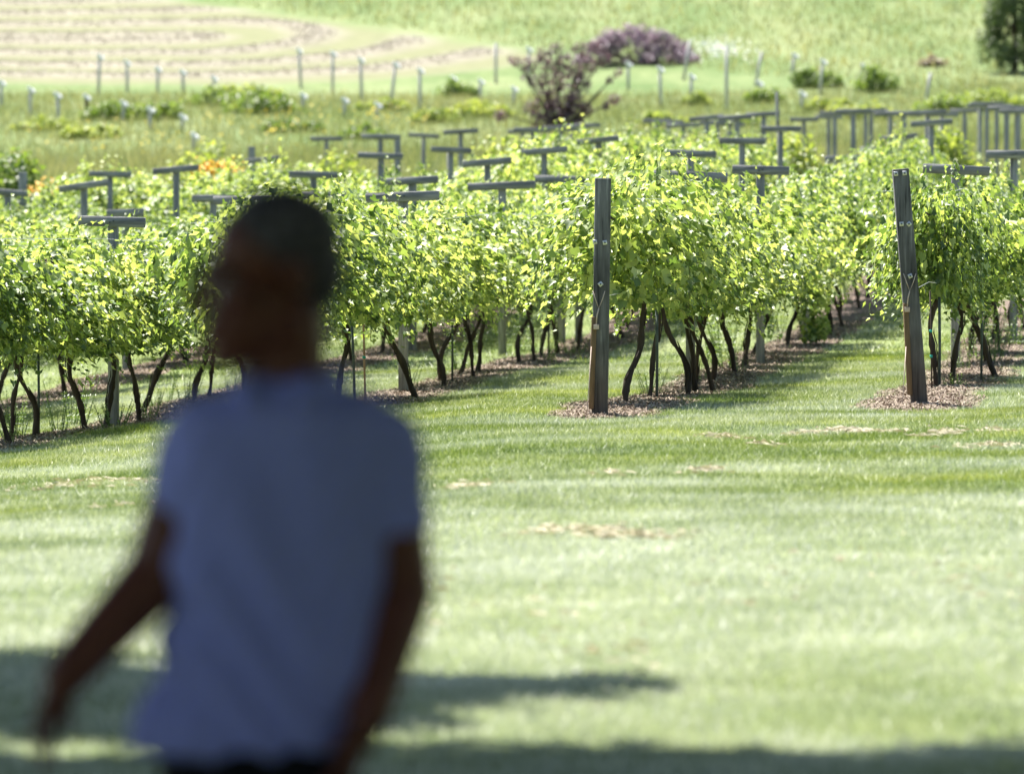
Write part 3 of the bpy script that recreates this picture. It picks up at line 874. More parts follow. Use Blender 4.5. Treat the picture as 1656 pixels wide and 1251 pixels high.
stake(1062, 500, 626, 50.6, 0.013, M_stake, 'metal_stake', 'dark stake among the first trunks behind the middle end post', 'stake')
stake(1519, 480, 595, 51.0, 0.013, M_stake, 'metal_stake', 'thin metal stake just right of the leaning end post', 'stake')
stake(1504, 470, 610, 50.0, 0.007, M_bark, 'bamboo_cane', 'thin dark cane with turquoise ties near the leaning end post', 'cane', 3, (0.35, 0.6))
stake(1587, 480, 560, 56, 0.012, M_stake, 'metal_stake', 'thin stake at the right edge between the vine trunks', 'stake')
stake(62, 570, 655, 51.5, 0.012, M_stake, 'metal_stake', 'short dark stake at far left between two vine trunks', 'stake')
stake(1317, 420, 490, 73, 0.012, M_stake, 'metal_stake', 'dark stake beside the vines far down the middle row', 'stake')

# trellis wires (two carried by the crossarms, one low)
def wire(r, du, h, ya, yb, lab):
    G = Geo(); pts = []
    for y in np.arange(ya, yb, 2.0):
        x = rowx(r, y)
        p = Vector((x, y, 0)) + ROWPERP * du
        pts.append((p.x, p.y, float(terr(p.x, p.y)) + h - 0.02 * math.sin((y - ya) * math.pi / 8) ** 2))
    G.tube(pts, 0.0022, n=4, cap=False)
    tag(G.build('trellis_wire', M_metal), lab, 'wire', 'trellis wires strung along the rows')
for r, ya, yb in ((3, 47.2, 80), (2, 46.5, 100), (1, 46.5, 100), (0, 46.5, 92)):
    for du, h, nm in ((-0.3, 1.78, 'left upper'), (0.3, 1.78, 'right upper'), (0.0, 0.98, 'low middle')):
        wire(r, du, h, ya, yb, '%s trellis wire of the %s' % (nm, ROWNAME[r]))

# ------------------------------------------------------------ weeds
def weed_mesh(seed, h=0.42, n=11):
    g = np.random.default_rng(seed)
    C, N, Tp, S = [], [], [], []
    G = Geo()
    for k in range(n):
        a = g.uniform(0, 6.28); b = np.array([math.cos(a) * g.uniform(0, .10), math.sin(a) * g.uniform(0, .10), 0])
        L = h * g.uniform(0.5, 1.1); d = np.array([math.cos(a) * .28, math.sin(a) * .28, 1]); d /= np.linalg.norm(d)
        G.tube([b, b + d * L * .5, b + d * L + np.array([0, 0, -.01])], [0.004, .003, .0015], n=4, cap=False)
        for i in range(int(L / 0.016)):
            f = (i + 1) / (L / 0.016)
            th = i * 2.4
            o = np.array([math.cos(th), math.sin(th), 0.6])
            C.append(b + d * L * f); Tp.append(o); N.append(np.array([-o[0] * .5, -o[1] * .5, 1])); S.append(g.uniform(.03, .05) * (1.1 - .5 * f))
    C, N, Tp, S = map(np.array, (C, N, Tp, S))
    n_ = len(C); s = S[:, None]
    N /= np.linalg.norm(N, axis=1, keepdims=True); Tp = Tp - (Tp * N).sum(1, keepdims=True) * N; Tp /= np.linalg.norm(Tp, axis=1, keepdims=True)
    sd = np.cross(N, Tp)
    v = np.stack([C, C + sd * s * .17 + Tp * s * .5, C + Tp * s, C - sd * s * .17 + Tp * s * .5], 1).reshape(-1, 3)
    return mesh_np('leaves', v, np.arange(n_ * 4).reshape(-1, 4)), G.mesh('stems')
WM = [weed_mesh(300 + i, h=(0.36, 0.45, 0.28, 0.52)[i]) for i in range(4)]
for a, b in WM: a.materials.append(M_weed); b.materials.append(M_weed)
WEEDS = [(118, 690, 1.25, 'tall feathery weed clump by the second trunk at far left'), (95, 700, .9, 'low weed clump in front of the far left trunks'), (250, 660, .7, 'small weed left of the man under the front row'),
         (272, 650, .6, 'small reddish weed next to the man at the left'), (30, 690, .7, 'weed at the foot of the leftmost trunk'), (742, 600, 1.0, 'upright weed clump right of the nearest T-post'), (820, 572, .9, 'weed clump at the foot of the second post right of the man'),
         (846, 568, 1.0, 'bushy weed below a thick trunk, left of the middle end post'), (1165, 575, 1.5, 'bushy pale weed clump between posts behind the middle end post'), (1183, 570, 1.3, 'weed beside the bent trunk in the middle row'),
         (1150, 585, 1.0, 'leafy weed by a slim trunk in the middle row'), (1235, 545, 1.3, 'weed at the second grey T-post of the middle row'), (1262, 538, 1.5, 'weed under the low hanging vine leaves'), (1300, 520, 1.4, 'pale weed beyond the low hanging vine leaves'),
         (1330, 505, 1.2, 'weed clump half way down the middle row'), (1375, 490, 1.1, 'far weed clump near the end of the visible lane'), (1610, 575, 1.3, 'bushy weed at the right post of the right row'), (1585, 585, 1.0, 'low weed beside a post in the right row'),
         (1640, 560, 1.3, 'weed clump at the right edge of the picture'), (1560, 600, .6, 'small weed on the bare mulch of the right bed'), (1478, 638, .4, 'tiny green sprig at the foot of the leaning end post'), (1073, 640, .35, 'tiny sprig on the mulch behind the middle end post'),
         (580, 560, .9, 'weeds under the vines right of the shoulder of the man'), (965, 545, .8, 'weed behind the middle end post on its left'), (700, 615, .4, 'tiny weed near the curved trunk')]
for j, (px, py, sc, lab) in enumerate(WEEDS):
    p = hit(px, py, 44)
    w = thing('weed', lab, 'weed', (p.x, p.y, float(terr(p.x, p.y))), 'weeds growing at the feet of the vines')
    w.rotation_euler = (0, 0, j * 1.3); w.scale = (sc * 1.25,) * 3
    a, b = WM[j % 4]
    link('leaves', a, None, w); link('stems', b, None, w)

gw = random.Random(17)
for (r, i, x, y) in vine_positions:
    if r < 0 or y > 72 or gw.random() < 0.35: continue
    xx_ = x + gw.uniform(-.35, .35); yy_ = y + gw.uniform(.3, .9)
    w = thing('weed', 'weeds below the %s vine of the %s' % (ORD[i], ROWNAME[r]), 'weed', (xx_, yy_, float(terr(xx_, yy_))), 'weeds growing at the feet of the vines')
    sc = gw.uniform(.5, 1.15); w.scale = (sc * 1.3, sc * 1.3, sc); w.rotation_euler = (0, 0, gw.uniform(0, 6))
    a, b = WM[gw.randrange(4)]
    link('leaves', a, None, w); link('stems', b, None, w)
# ------------------------------------------------------------ field posts up the hill
FP = [(2, 132, 178, 0), (49, 143, 190, 0), (92, 152, 203, 4), (139, 155, 188, 2), (161, 90, 153, -2), (205, 100, 150, 1), (255, 110, 150, 0), (295, 115, 152, 2), (346, 125, 150, 0), (199, 165, 198, 0), (242, 175, 212, 1),
      (295, 187, 214, 0), (313, 217, 240, 0), (483, 80, 143, 4), (538, 85, 153, 0), (490, 153, 180, 0), (557, 160, 189, 0), (583, 95, 165, 2), (640, 103, 170, -8), (610, 168, 190, 0), (679, 112, 180, 0), (733, 125, 158, 0),
      (777, 130, 164, 0), (831, 142, 172, 0), (802, 70, 135, 0), (1016, 102, 145, 0), (1067, 110, 175, 2), (1116, 65, 130, -11), (1118, 122, 168, 0), (1175, 75, 180, 0), (1232, 84, 140, -11), (1285, 88, 132, -6), (1331, 98, 155, -6), (1396, 105, 128, -4),
      (1505, 118, 165, -8), (1297, 150, 182, 0), (855, 78, 140, 0), (1228, 133, 165, 0)]
order = sorted(range(len(FP)), key=lambda i: FP[i][0])
for n_, i in enumerate(order):
    px, pt, pb, lean = FP[i]
    b = hit(px + lean, pb, 130)
    d = b.y; zg = float(terr(b.x, b.y)); tp = P(px, pt, d)
    dark = px == 139
    how = 'leaning' if abs(lean) > 5 else ('dark' if dark else 'upright')
    o = thing('field_post', '%s pale hillside post with white top, %s counted from the left edge' % (how, ORD[n_]) if not dark else 'dark brown hillside post with a white top at upper left', 'post', (b.x, b.y, zg), 'posts standing on the slope behind the vineyard')
    v = tp - Vector((b.x, b.y, zg))
    G = Geo(); G.tube([(0, 0, -0.1), v * 0.5, v], [0.062, 0.06, 0.055], n=8); G.build('post', M_bark if dark else M_pole, o)
    G = Geo(); G.box(v + Vector((0.05, -0.02, -0.06)), (0.13, 0.09, 0.02), (Vector((.85, 0, -.52)), Vector((0, .75, .66)), Vector((.39, -.56, .73))), bev=.006)
    G.box(v + Vector((-0.03, -0.02, 0.0)), (0.075, 0.07, 0.055), bev=.01)
    if lean < 5 and px not in (802, 1175, 1116, 1505, 1232): G.build('white_cap', M_white, o)

# ------------------------------------------------------------ shrubs and trees
def blob_leaves(blobs, n, size, seed, zmin=0.02, up=0.4):
    g = np.random.default_rng(seed)
    blobs = np.array(blobs, dtype=float)    # x y z rx ry rz
    vol = (blobs[:, 3] * blobs[:, 4] * blobs[:, 5]) ** 0.75
    idx = g.choice(len(blobs), n, p=vol / vol.sum())
    d = g.normal(size=(n, 3)); d /= np.linalg.norm(d, axis=1, keepdims=True)
    rr = g.uniform(0.25, 1.0, n) ** 0.45 * (1 + 0.12 * g.normal(size=n))
    c = blobs[idx, :3] + d * rr[:, None] * blobs[idx, 3:]
    k = c[:, 2] > zmin
    c, d = c[k], d[k]; m = len(c)
    N = d + g.normal(size=(m, 3)) * 0.6 + np.array([0, 0, up])
    Tp = g.normal(size=(m, 3)) + np.array([0, 0, -0.3])
    v, q, t = leafset(c, N, Tp, g.uniform(0.6, 1.3, m) * size)
    return v, q, t

def shrub(name, label, cat, loc, blobs, n, size, mat, seed, group=None, stems=True, M_st=None, stemn=7):
    o = thing(name, label, cat, loc, group)
    v, q, t = blob_leaves(blobs, n, size, seed)
    link('foliage', mesh_np('foliage', v, q, t), mat, o)
    if stems:
        G = Geo(); g = random.Random(seed)
        for b in blobs[:stemn * 3]:
            e = Vector(b[:3]); G.tube([(g.uniform(-.12, .12), g.uniform(-.12, .12), -0.1), e * .5 + Vector((g.gauss(0, .08), g.gauss(0, .08), 0.05)), e, e + Vector((g.gauss(0, .1), g.gauss(0, .1), b[5] * .7))], [.04, .028, .016, .006], n=5)
        G.build('stems', M_st or M_bark, o)
    return o

def blobset(seed, w, h, dep, n, r):
    g = random.Random(seed); out = []
    for i in range(n):
        a = g.uniform(0, 6.28); q = math.sqrt(g.random())
        x = math.cos(a) * q * w / 2; y = math.sin(a) * q * dep / 2
        top = h * (1 - 0.55 * q * q)
        z = g.uniform(0.25, 1.0) * top - r * .4
        rr = r * g.uniform(0.6, 1.3)
        out.append((x, y, max(z, rr * .3), rr, rr, rr * .85))
    return out
M_green1 = leafmat('shrub leaf', [(0.0, (0.06, 0.11, 0.03)), (0.5, (0.15, 0.22, 0.06)), (1.0, (0.32, 0.38, 0.13))], trans=0.4)
M_darkgr = leafmat('dark leaf', [(0.0, (0.035, 0.06, 0.025)), (0.5, (0.07, 0.11, 0.04)), (1.0, (0.14, 0.18, 0.09))], trans=0.3)
M_bright = leafmat('bright leaf', [(0.0, (0.12, 0.18, 0.04)), (0.5, (0.24, 0.32, 0.08)), (1.0, (0.46, 0.50, 0.18))], trans=0.45, tcol=(1.5, 1.4, .7))
M_purple = leafmat('purple leaf', [(0.0, (0.05, 0.032, 0.04)), (0.5, (0.12, 0.08, 0.095)), (1.0, (0.27, 0.20, 0.22))], trans=0.3, tcol=(1.25, 0.85, 0.95))
M_mauve = leafmat('mauve leaf', [(0.0, (0.12, 0.09, 0.115)), (0.5, (0.23, 0.18, 0.215)), (1.0, (0.42, 0.35, 0.40))], trans=0.3, tcol=(1.2, 1, 1.1))
M_tan = leafmat('dry brown weeds', [(0.0, (0.17, 0.15, 0.09)), (0.5, (0.30, 0.26, 0.17)), (1.0, (0.46, 0.40, 0.30))], trans=0.3, tcol=(1.2, 1, .8))

# purple shrub with open, forked crown
b = hit(905, 214, 130)
s = F / b.y
def LB(px, py, r, dy=0): return ((px - 905) / s, dy, (214 - py) / s, r * 1.0, r, r * .9)
pb = [LB(905, 185, .5), LB(885, 160, .42, .3), LB(925, 165, .42, -.3), LB(870, 130, .34), LB(905, 130, .42, .5), LB(940, 135, .36), LB(855, 105, .3, .2), LB(880, 92, .32, -.3), LB(915, 100, .36), LB(950, 105, .36, .3),
      LB(832, 98, .2), LB(975, 95, .28), LB(900, 78, .22), LB(940, 80, .3), LB(965, 75, .26), LB(1000, 118, .16), LB(995, 160, .2, .3), LB(860, 175, .3), LB(985, 130, .14), LB(850, 125, .16), LB(925, 195, .4), LB(880, 195, .4),
      LB(945, 175, .3), LB(810, 185, .25), LB(893, 110, .3), LB(930, 120, .3), LB(980, 170, .16)]
shrub('purple_shrub', 'open crowned dark purple shrub standing behind the trellis', 'shrub', (b.x, b.y, float(terr(b.x, b.y))), pb, 4300, 0.075, M_purple, 41, stemn=9)
b = hit(1030, 104, 180); s = F / b.y
pm = []
gg = random.Random(3)
for i in range(70):
    u = gg.uniform(-1, 1); top = (1 - abs(u) ** 2.2) * (1 if u > -.8 else .8)
    pm.append((u * 95 / s, gg.uniform(-1.2, 1.2), gg.uniform(.1, 1) * 58 / s * top, .36, .36, .3))
shrub('purple_thicket', 'wide low mound of mauve purple bushes on the hillside', 'bushes', (b.x, b.y, float(terr(b.x, b.y))), pm, 7000, 0.10, M_mauve, 42, stems=True)
# conifer-like grey green tree, top right
b = hit(1640, 118, 150); s = F / b.y
tb = []
gg = random.Random(8)
for i in range(80):
    z = gg.uniform(0.02, 1.0); rad = (1.0 - 0.35 * z) * (1 - 0.55 * max(0, .15 - z) / .15)
    a = gg.uniform(0, 6.28); q = gg.uniform(.1, 1) ** .5 * rad
    tb.append((math.cos(a) * q * 1.45, math.sin(a) * q * 1.45, z * 4.6 + .25, .34, .34, .42))
tr = shrub('tree', 'grey green bushy tree standing at the top right corner', 'tree', (b.x, b.y, float(terr(b.x, b.y))), tb, 17000, 0.075, M_darkgr, 43, stems=False)
G = Geo(); G.tube([(0, 0, -.2), (0.05, 0, 1.2), (0, 0.05, 2.6), (0.05, 0, 4.4)], [.16, .13, .09, .03], n=8)
for i in range(14):
    t0 = Vector((0, 0, 0.8 + i * .26)); e = Vector(tb[i][:3]); G.tube([t0, (t0 + e) * .5 + Vector((0, 0, .1)), e], [.05, .03, .012], n=5)
G.build('trunk', M_bark, tr, smooth=True)

BU = [ # px, base py, width px, height px, mat, n, label
    (425, 184, 130, 44, M_green1, 'dark rounded bush left of centre on the slope'), (345, 172, 90, 36, M_green1, 'low dark bush beside the rounded bush on the slope'), (190, 195, 110, 32, M_green1, 'low olive bush around the posts at upper left'),
    (260, 195, 90, 34, M_green1, 'scrubby bush between hillside posts at upper left'), (400, 160, 130, 26, M_bright, 'pale yellow-green scrub behind the rounded dark bush'), (740, 158, 60, 32, M_green1, 'small leafy bush near the short posts at centre'),
    (1420, 150, 62, 46, M_green1, 'dark green rounded bush on the right slope'), (1305, 143, 50, 36, M_green1, 'small dark bush left of the rounded bush on the right'), (1340, 142, 45, 28, M_green1, 'little low bush touching a leaning post at right'),
    (1235, 168, 60, 30, M_green1, 'low green shrub under a leaning post at right'), (1130, 172, 45, 24, M_bright, 'small pale shrub right of the purple shrub'), (70, 210, 120, 22, M_bright, 'pale low scrub at the left edge'),
    (620, 180, 90, 20, M_bright, 'pale scrub in front of the leaning post at centre left'), (780, 190, 110, 30, M_bright, 'pale scrub left of the purple shrub'), (1600, 182, 130, 44, M_bright, 'pale scrub below the corner tree at right'),
    (1520, 185, 100, 36, M_green1, 'green scrub behind the right bare trellis posts'), (1395, 195, 110, 30, M_bright, 'pale scrub behind the bare trellis posts'), (1510, 108, 40, 18, M_tan, 'reddish dry shrub near the corner tree'), (1230, 262, 120, 40, M_green1, 'leafy undergrowth below the bare crossarms at centre right'),
    (1000, 235, 110, 40, M_bright, 'bright leafy clump right of the purple shrub base'), (150, 225, 110, 24, M_bright, 'pale weedy clump in the left meadow'), (330, 232, 90, 22, M_bright, 'pale weedy clump right of the meadow posts'), (470, 215, 110, 24, M_green1, 'green weedy clump in the middle of the meadow'), (30, 250, 80, 26, M_green1, 'green weed clump at the left edge of the meadow'), (700, 200, 90, 26, M_bright, 'pale brambles behind the small crossarms'), (240, 252, 90, 24, M_bright, 'bright weeds just behind the left crossarms'), (1080, 205, 90, 26, M_bright, 'pale brambles right of the purple shrub'), (1340, 180, 80, 24, M_bright, 'pale scrub between leaning posts at right'), (1190, 205, 70, 22, M_green1, 'green scrub beneath the tall thin stake'), (580, 225, 80, 24, M_green1, 'green weeds behind a pair of crossarms'), (805, 238, 62, 42, M_bright, 'bright upright clump of leaves left of the purple shrub base'), (540, 262, 100, 36, M_bright, 'bright leafy clump behind the left crossarms'),
    (1290, 240, 90, 44, M_bright, 'bright leafy clump left of the bare trellis posts'), (1545, 235, 80, 40, M_bright, 'bright leafy clump between the bare trellis posts at right'), (4, 300, 16, 60, M_darkgr, 'dark bush cut by the left edge'), 
    (1480, 240, 140, 36, M_green1, 'dense undergrowth beneath the bare trellis posts at right'), (1120, 238, 110, 36, M_green1, 'dense undergrowth beneath the bare trellis posts at centre')]
for j, (px, pb_, w, h, mat, lab) in enumerate(BU):
    b = hit(px, pb_, 104 if pb_ > 200 else 135) if px > 10 else P(px, pb_, 120)
    if pb_ >= 230 and px > 10: b = P(px, pb_, 112)
    s = F / b.y; W, Hh = w / s, h / s
    bz = float(terr(b.x, b.y))
    extra = max(0, b.z - bz) if pb_ >= 230 else 0
    Hh += extra
    bl = blobset(500 + j, W, Hh, W * .7, int(16 + W * 8), max(0.16, min(.4, Hh * .32)))
    shrub('bush', lab, 'bush', (b.x, b.y, bz), bl, int(500 + 700 * W * Hh), 0.10, mat, 600 + j, 'bushes and scrub around the vineyard', stems=True, stemn=3)

# tall grass and meadow tufts on the slope
def meadowvar(nt, c, f): return c
def meadowvar(nt, c, f):
    a = noise(nt, 0.12, 4, None, (1, 0.4, 1)); b_ = noise(nt, 0.6, 3, None, (1, 0.4, 1))
    return mix(nt, 1.0, c, mix(nt, 0.5, ramp(nt, [(0.3, (0.7, 0.8, 0.6)), (0.7, (1.4, 1.2, 1.3))], a), ramp(nt, [(0.3, (0.6, 0.75, 0.6)), (0.7, (1.5, 1.25, 1.3))], b_)), 'MULTIPLY')
M_meadow = leafmat('meadow grass', [(0.0, (0.11, 0.14, 0.06)), (0.5, (0.22, 0.25, 0.12)), (1.0, (0.40, 0.40, 0.23))], trans=0.35, rough=0.6, objvar=0, groundvar=meadowvar, tcol=(1.3, 1.3, .8))
V, T = [], []; nb = 0
for (n, y0, y1, h, w, mar, seed) in ((90000, 108, 165, 0.45, 0.03, 3, 21), (60000, 160, 212, 0.28, 0.03, 4, 22)):
    x, y = frustum_xy(n, y0, y1, mar, seed)
    v, t = blades(len(x), (x, y), h, w, 0.35, 0.4, seed); V.append(v); T.append(t + nb); nb += len(v)
n = 60000
x, y = frustum_xy(n, 205, 300, 6, 25)
k = x > (3.5 - (y - 232) * 0.55)
x, y = x[k], y[k]
v, t = blades(len(x), (x, y), 0.3, 0.05, 0.4, 0.5, 26); V.append(v); T.append(t + nb); nb += len(v)
tag(link('meadow_grass', mesh_np('meadow_grass', np.concatenate(V), tris=np.concatenate(T)), M_meadow), 'long pale green meadow grass on the slope behind the vines', 'meadow grass', kind='stuff')
# hay lying in windrows
x, y = frustum_xy(160000, 217, 285, 4, 31)
wr = windrow(x, y); k = (wr > 0.05) & (np.random.default_rng(3).uniform(0, 1, len(x)) < wr / 0.16)
x, y = x[k], y[k]
M_hay = leafmat('cut hay', [(0.0, (0.19, 0.17, 0.13)), (0.5, (0.30, 0.275, 0.22)), (1.0, (0.42, 0.39, 0.32))], trans=0.2, rough=0.7, objvar=0, tcol=(1, 1, .9))
v, t = blades(len(x), (x, y), 0.10, 0.06, 1.5, 0.5, 33); v[:, 2] += np.repeat(windrow(x, y), 3)
tag(link('hay_windrows', mesh_np('hay_windrows', v, tris=t), M_hay), 'pale cut hay lying in curved windrows on the hillside', 'hay', kind='stuff')

# flowers
def flowers(name, lab, spots, size, cols, seed):
    g = np.random.default_rng(seed); C, S = [], []
    for (px, py, sx, sy, n, d, hz) in spots:
        for _ in range(n):
            ax, ay = px + g.normal() * sx, py + g.normal() * sy
            p = hit(ax, ay, 125) if d is None else P(ax, ay, d)
            C.append([p.x + g.normal() * .02, p.y, p.z + hz]); S.append(size * g.uniform(.6, 1.3))
    C = np.array(C); S = np.array(S); n = len(C)
    v, q, t = leafset(C, g.normal(size=(n, 3)) * .6 + np.array([0, -.6, .8]), g.normal(size=(n, 3)), S, 0.05)
    m = leafmat(name, cols, trans=0.3, rough=0.6, objvar=0, tcol=(1, 1, 1))
    tag(link(name, mesh_np(name, v, q, t), m), lab, 'flowers', kind='stuff')
flowers('orange_flowers', 'patch of orange and yellow lilies behind the left crossarms', [(352, 274, 20, 7, 190, 101, 0), (75, 300, 16, 6, 60, 104, 0), (60, 310, 12, 5, 30, 102, 0)], 0.06, [(0, (0.8, 0.40, 0.04)), (1, (0.9, 0.62, 0.12))], 71)
flowers('yellow_flowers', 'scattered yellow wildflowers in the meadow at left', [(430, 210, 60, 18, 90, None, .3), (230, 240, 110, 22, 60, None, .3), (620, 195, 50, 12, 50, None, .3)], 0.07, [(0, (0.8, 0.55, 0.03)), (1, (0.9, 0.75, 0.12))], 72)
flowers('white_flowers', 'white wildflowers beside the mauve mound', [(1160, 90, 26, 8, 260, None, .35)], 0.09, [(0, (0.7, 0.72, 0.66)), (1, (0.85, 0.86, 0.82))], 73)

# ------------------------------------------------------------ shade tree over the man (out of frame, throws the foreground shade)
K = 1 / math.tan(SUN_EL)
sxy = Vector((SDIR.x, SDIR.y)).normalized() * K
def over(gx, gy, h): return (gx + sxy.x * h, gy + sxy.y * h, h)
blobs = []
gg = random.Random(12)
for i in range(150):
    a = gg.uniform(0, 6.28); q = math.sqrt(gg.random())
    gx = -1.0 + math.cos(a) * q * 8.0; gy = 8.4 + math.sin(a) * q * 9.0
    h = gg.uniform(6.0, 9.5) - 1.2 * q
    rr = gg.uniform(1.0, 1.5)
    blobs.append((*over(gx, gy, h), rr, rr, rr * .7))
for (gx, gy, rx, ry) in ((-3.2, 21.0, 1.3, 1.1), (-2.4, 20.6, .8, 1.3), (-1.75, 20.4, .55, 1.5), (-1.2, 20.2, .6, 1.2), (-.5, 20.3, .5, .95), (-.05, 20.6, .42, .6), (0.3, 20.75, .25, .2), (-1.0, 18.9, .7, .5), (-2.6, 18.7, .9, .4)):
    for q_ in range(4):
        blobs.append((*over(gx + gg.gauss(0, .1), gy + gg.gauss(0, .1), 6.2 + q_ * .25), rx, ry, .22))
for i in range(22):
    gx = -3.4 + i * .36
    for h_ in (6.6, 7.2): blobs.append((*over(gx, 17.0 + 0.3 * math.sin(i * 1.9) - .12 * (i > 15), h_), .6, 1.15, .3))
NEXTRA = 62
tx, ty = -6.2, 13.5
st = thing('shade_tree', 'large broadleaf tree spreading over the man, out of frame overhead', 'tree', (tx, ty, float(terr(tx, ty))))
bl2 = [(b_[0] - tx, b_[1] - ty, b_[2], *b_[3:]) for b_ in blobs]
v, q, t = blob_leaves(bl2, 90000, 0.27, 77)
link('crown', mesh_np('crown', v, q, t), leafmat('shade tree leaf', [(0.0, (0.03, 0.07, 0.015)), (1.0, (0.08, 0.12, 0.03))], trans=0.05), st)
G = Geo(); G.tube([(0, 0, -.3), (0.1, 0, 1.2), (0.2, -.1, 3.2), (.4, -.3, 5.2)], [.48, .36, .32, .24], n=12)
for i in range(26):
    e = Vector(bl2[i * 6][:3]); G.tube([(0.25, -.1, 3.2 + (i % 5) * .45), Vector((0.3, -.2, 4.6)).lerp(e, .5) + Vector((0, 0, .4)), e], [.15, .09, .03], n=6)
for bq in bl2[150:190:4]:
    e = Vector(bq[:3]); G.tube([Vector((0.4, -.3, 5.0)), Vector((0.4, -.3, 5.2)).lerp(e, .5) + Vector((0, 0, .5)), e], [.1, .06, .02], n=6)
G.build('trunk', M_bark, st, smooth=True)

bb = []  # clumps of an added, unseen tree that blocks sky to darken the foreground
for i in range(90):
    a = gg.uniform(0, 6.28); q = math.sqrt(gg.random())
    bb.append((math.cos(a) * q * 11, math.sin(a) * q * 5, gg.uniform(2.6, 9.5), 1.5, 1.5, 1.2))
for i in range(30):
    bb.append((gg.uniform(5.5, 10), gg.uniform(6, 24), gg.uniform(1.5, 8), 1.3, 1.3, 1.2))
st2 = thing('shade_tree', 'added unseen tree behind the camera, deepening the shade on the near lawn', 'tree', (0.5, -8, float(terr(0.5, -8))))
v, q, t = blob_leaves(bb, 30000, 0.36, 78)
link('crown', mesh_np('crown', v, q, t), bpy.data.materials['shade tree leaf'], st2)
G = Geo(); G.tube([(0, 0, -.3), (0.1, 0, 1.6), (-.1, .1, 4), (0, 0, 7)], [.5, .4, .34, .2], n=12)
for i in range(30):
    e = Vector(bb[i * 4][:3]); G.tube([(0, 0, 2.6 + (i % 6) * .5), Vector((0, 0, 4.5)).lerp(e, .5) + Vector((0, 0, .4)), e], [.16, .1, .03], n=6)
G.build('trunk', M_bark, st2, smooth=True)
# ------------------------------------------------------------ the man
D = 10.0
man = thing('person', 'man in a light blue polo shirt walking past close to the camera, out of focus', 'person', (P(430, 1900, D).x, D, 0.0))
MO = Vector(man.location)
def mp(px, py, dy=0.0):
    return P(px, py, D) + Vector((0, dy, 0)) - MO
def voxel(geo, name, mat, vs, smooth_it=4, disp=None):
    me = geo.mesh(name, True)
    o = link(name, me, mat, man)
    m1 = o.modifiers.new('r', 'REMESH'); m1.mode = 'VOXEL'; m1.voxel_size = vs; m1.use_smooth_shade = True
    m2 = o.modifiers.new('s', 'SMOOTH'); m2.iterations = smooth_it; m2.factor = 0.5
    dg = bpy.context.evaluated_depsgraph_get()
    ev = o.evaluated_get(dg)
    nm = bpy.data.meshes.new_from_object(ev)
    nm.name = name
    o.modifiers.clear(); o.data = nm
    if not nm.materials: nm.materials.append(mat)
    if disp is not None:
        co = np.empty(len(nm.vertices) * 3, dtype=np.float32); nm.vertices.foreach_get('co', co); co = co.reshape(-1, 3)
        no = np.empty(len(nm.vertices) * 3, dtype=np.float32); nm.vertices.foreach_get('normal', no); no = no.reshape(-1, 3)
        co = co + no * disp(co)[:, None]
        nm.vertices.foreach_set('co', co.astype(np.float32).ravel()); nm.update()
    nm.polygons.foreach_set('use_smooth', np.ones(len(nm.polygons), dtype=bool))
    return o
def chain(G, pts, rad, n=14, sub=5):
    """swept, tapered limb with rounded ends"""
    P_, R_ = [], []
    for i in range(len(pts) - 1):
        for k in range(sub):
            f = k / sub
            P_.append(Vector(pts[i]).lerp(Vector(pts[i + 1]), f)); R_.append(rad[i] * (1 - f) + rad[i + 1] * f)
    P_.append(Vector(pts[-1])); R_.append(rad[-1])
    G.tube(P_, R_, n=n)
    G.sphere(P_[0], R_[0] * .99, 14, 8); G.sphere(P_[-1], R_[-1] * .99, 14, 8)

M_skin = solid('dark brown skin', [(0.3, (0.10, 0.028, 0.018)), (0.7, (0.15, 0.045, 0.028))], 20, bump=0.05, rough=0.5, spec=0.4)
M_hair = solid('short greying hair', [(0.35, (0.035, 0.03, 0.038)), (0.7, (0.17, 0.155, 0.18))], 40, bump=0.5, rough=0.8)
M_shirt = solid('blue grey polo cotton', [(0.3, (0.29, 0.315, 0.77)), (0.7, (0.35, 0.375, 0.84))], 60, bump=0.2, rough=0.9, spec=0.1)
M_trous = solid('dark trousers', [(0.3, (0.008, 0.009, 0.014)), (0.7, (0.016, 0.017, 0.024))], 60, bump=0.2, rough=0.9, spec=0.1)
M_shoe = solid('dark shoe', [(0.3, (0.012, 0.011, 0.01)), (0.7, (0.03, 0.027, 0.024))], 20, bump=0.1, rough=0.5)
M_eye = solid('eye', [(0.3, (0.16, 0.14, 0.13)), (0.7, (0.2, 0.18, 0.16))], 20, bump=0, rough=0.2)

# head, facing left and a little towards the camera, tipped down
hc = mp(436, 442)
face = Vector((-0.92, -0.36, -0.14)).normalized()
sidev = face.cross(Vector((0, 0, 1))).normalized()
upv = sidev.cross(face).normalized()
RM = Matrix((sidev, face, upv)).transposed()      # local x side, y forward, z up
HS = 1.27
def hp(x, y, z): return hc + RM @ Vector((x * HS, y * HS, z * HS))
B = Geo()
B.sphere(hp(0, -0.012, 0.028), (0.0881, 0.1130, 0.1040), 24, 16, RM)
B.sphere(hp(0, 0.045, -0.068), (0.062, 0.075, 0.062), 20, 14, RM)
B.sphere(hp(0, 0.022, -0.045), (0.0678, 0.0791, 0.0904), 20, 14, RM)
B.sphere(hp(0, 0.078, -0.100), (0.0407, 0.0339, 0.0316), 16, 10, RM)     # chin
chain(B, [hp(-.045, -.01, -.075), hp(-.02, .072, -.10)], [.024, .02]); chain(B, [hp(.045, -.01, -.075), hp(.02, .072, -.10)], [.024, .02])
B.sphere(hp(0, 0.078, 0.018), (0.0565, 0.0181, 0.0158), 14, 8, RM)       # brow
chain(B, [hp(0, 0.088, 0.012), hp(0, 0.116, -0.030)], [.012, .018])    # nose
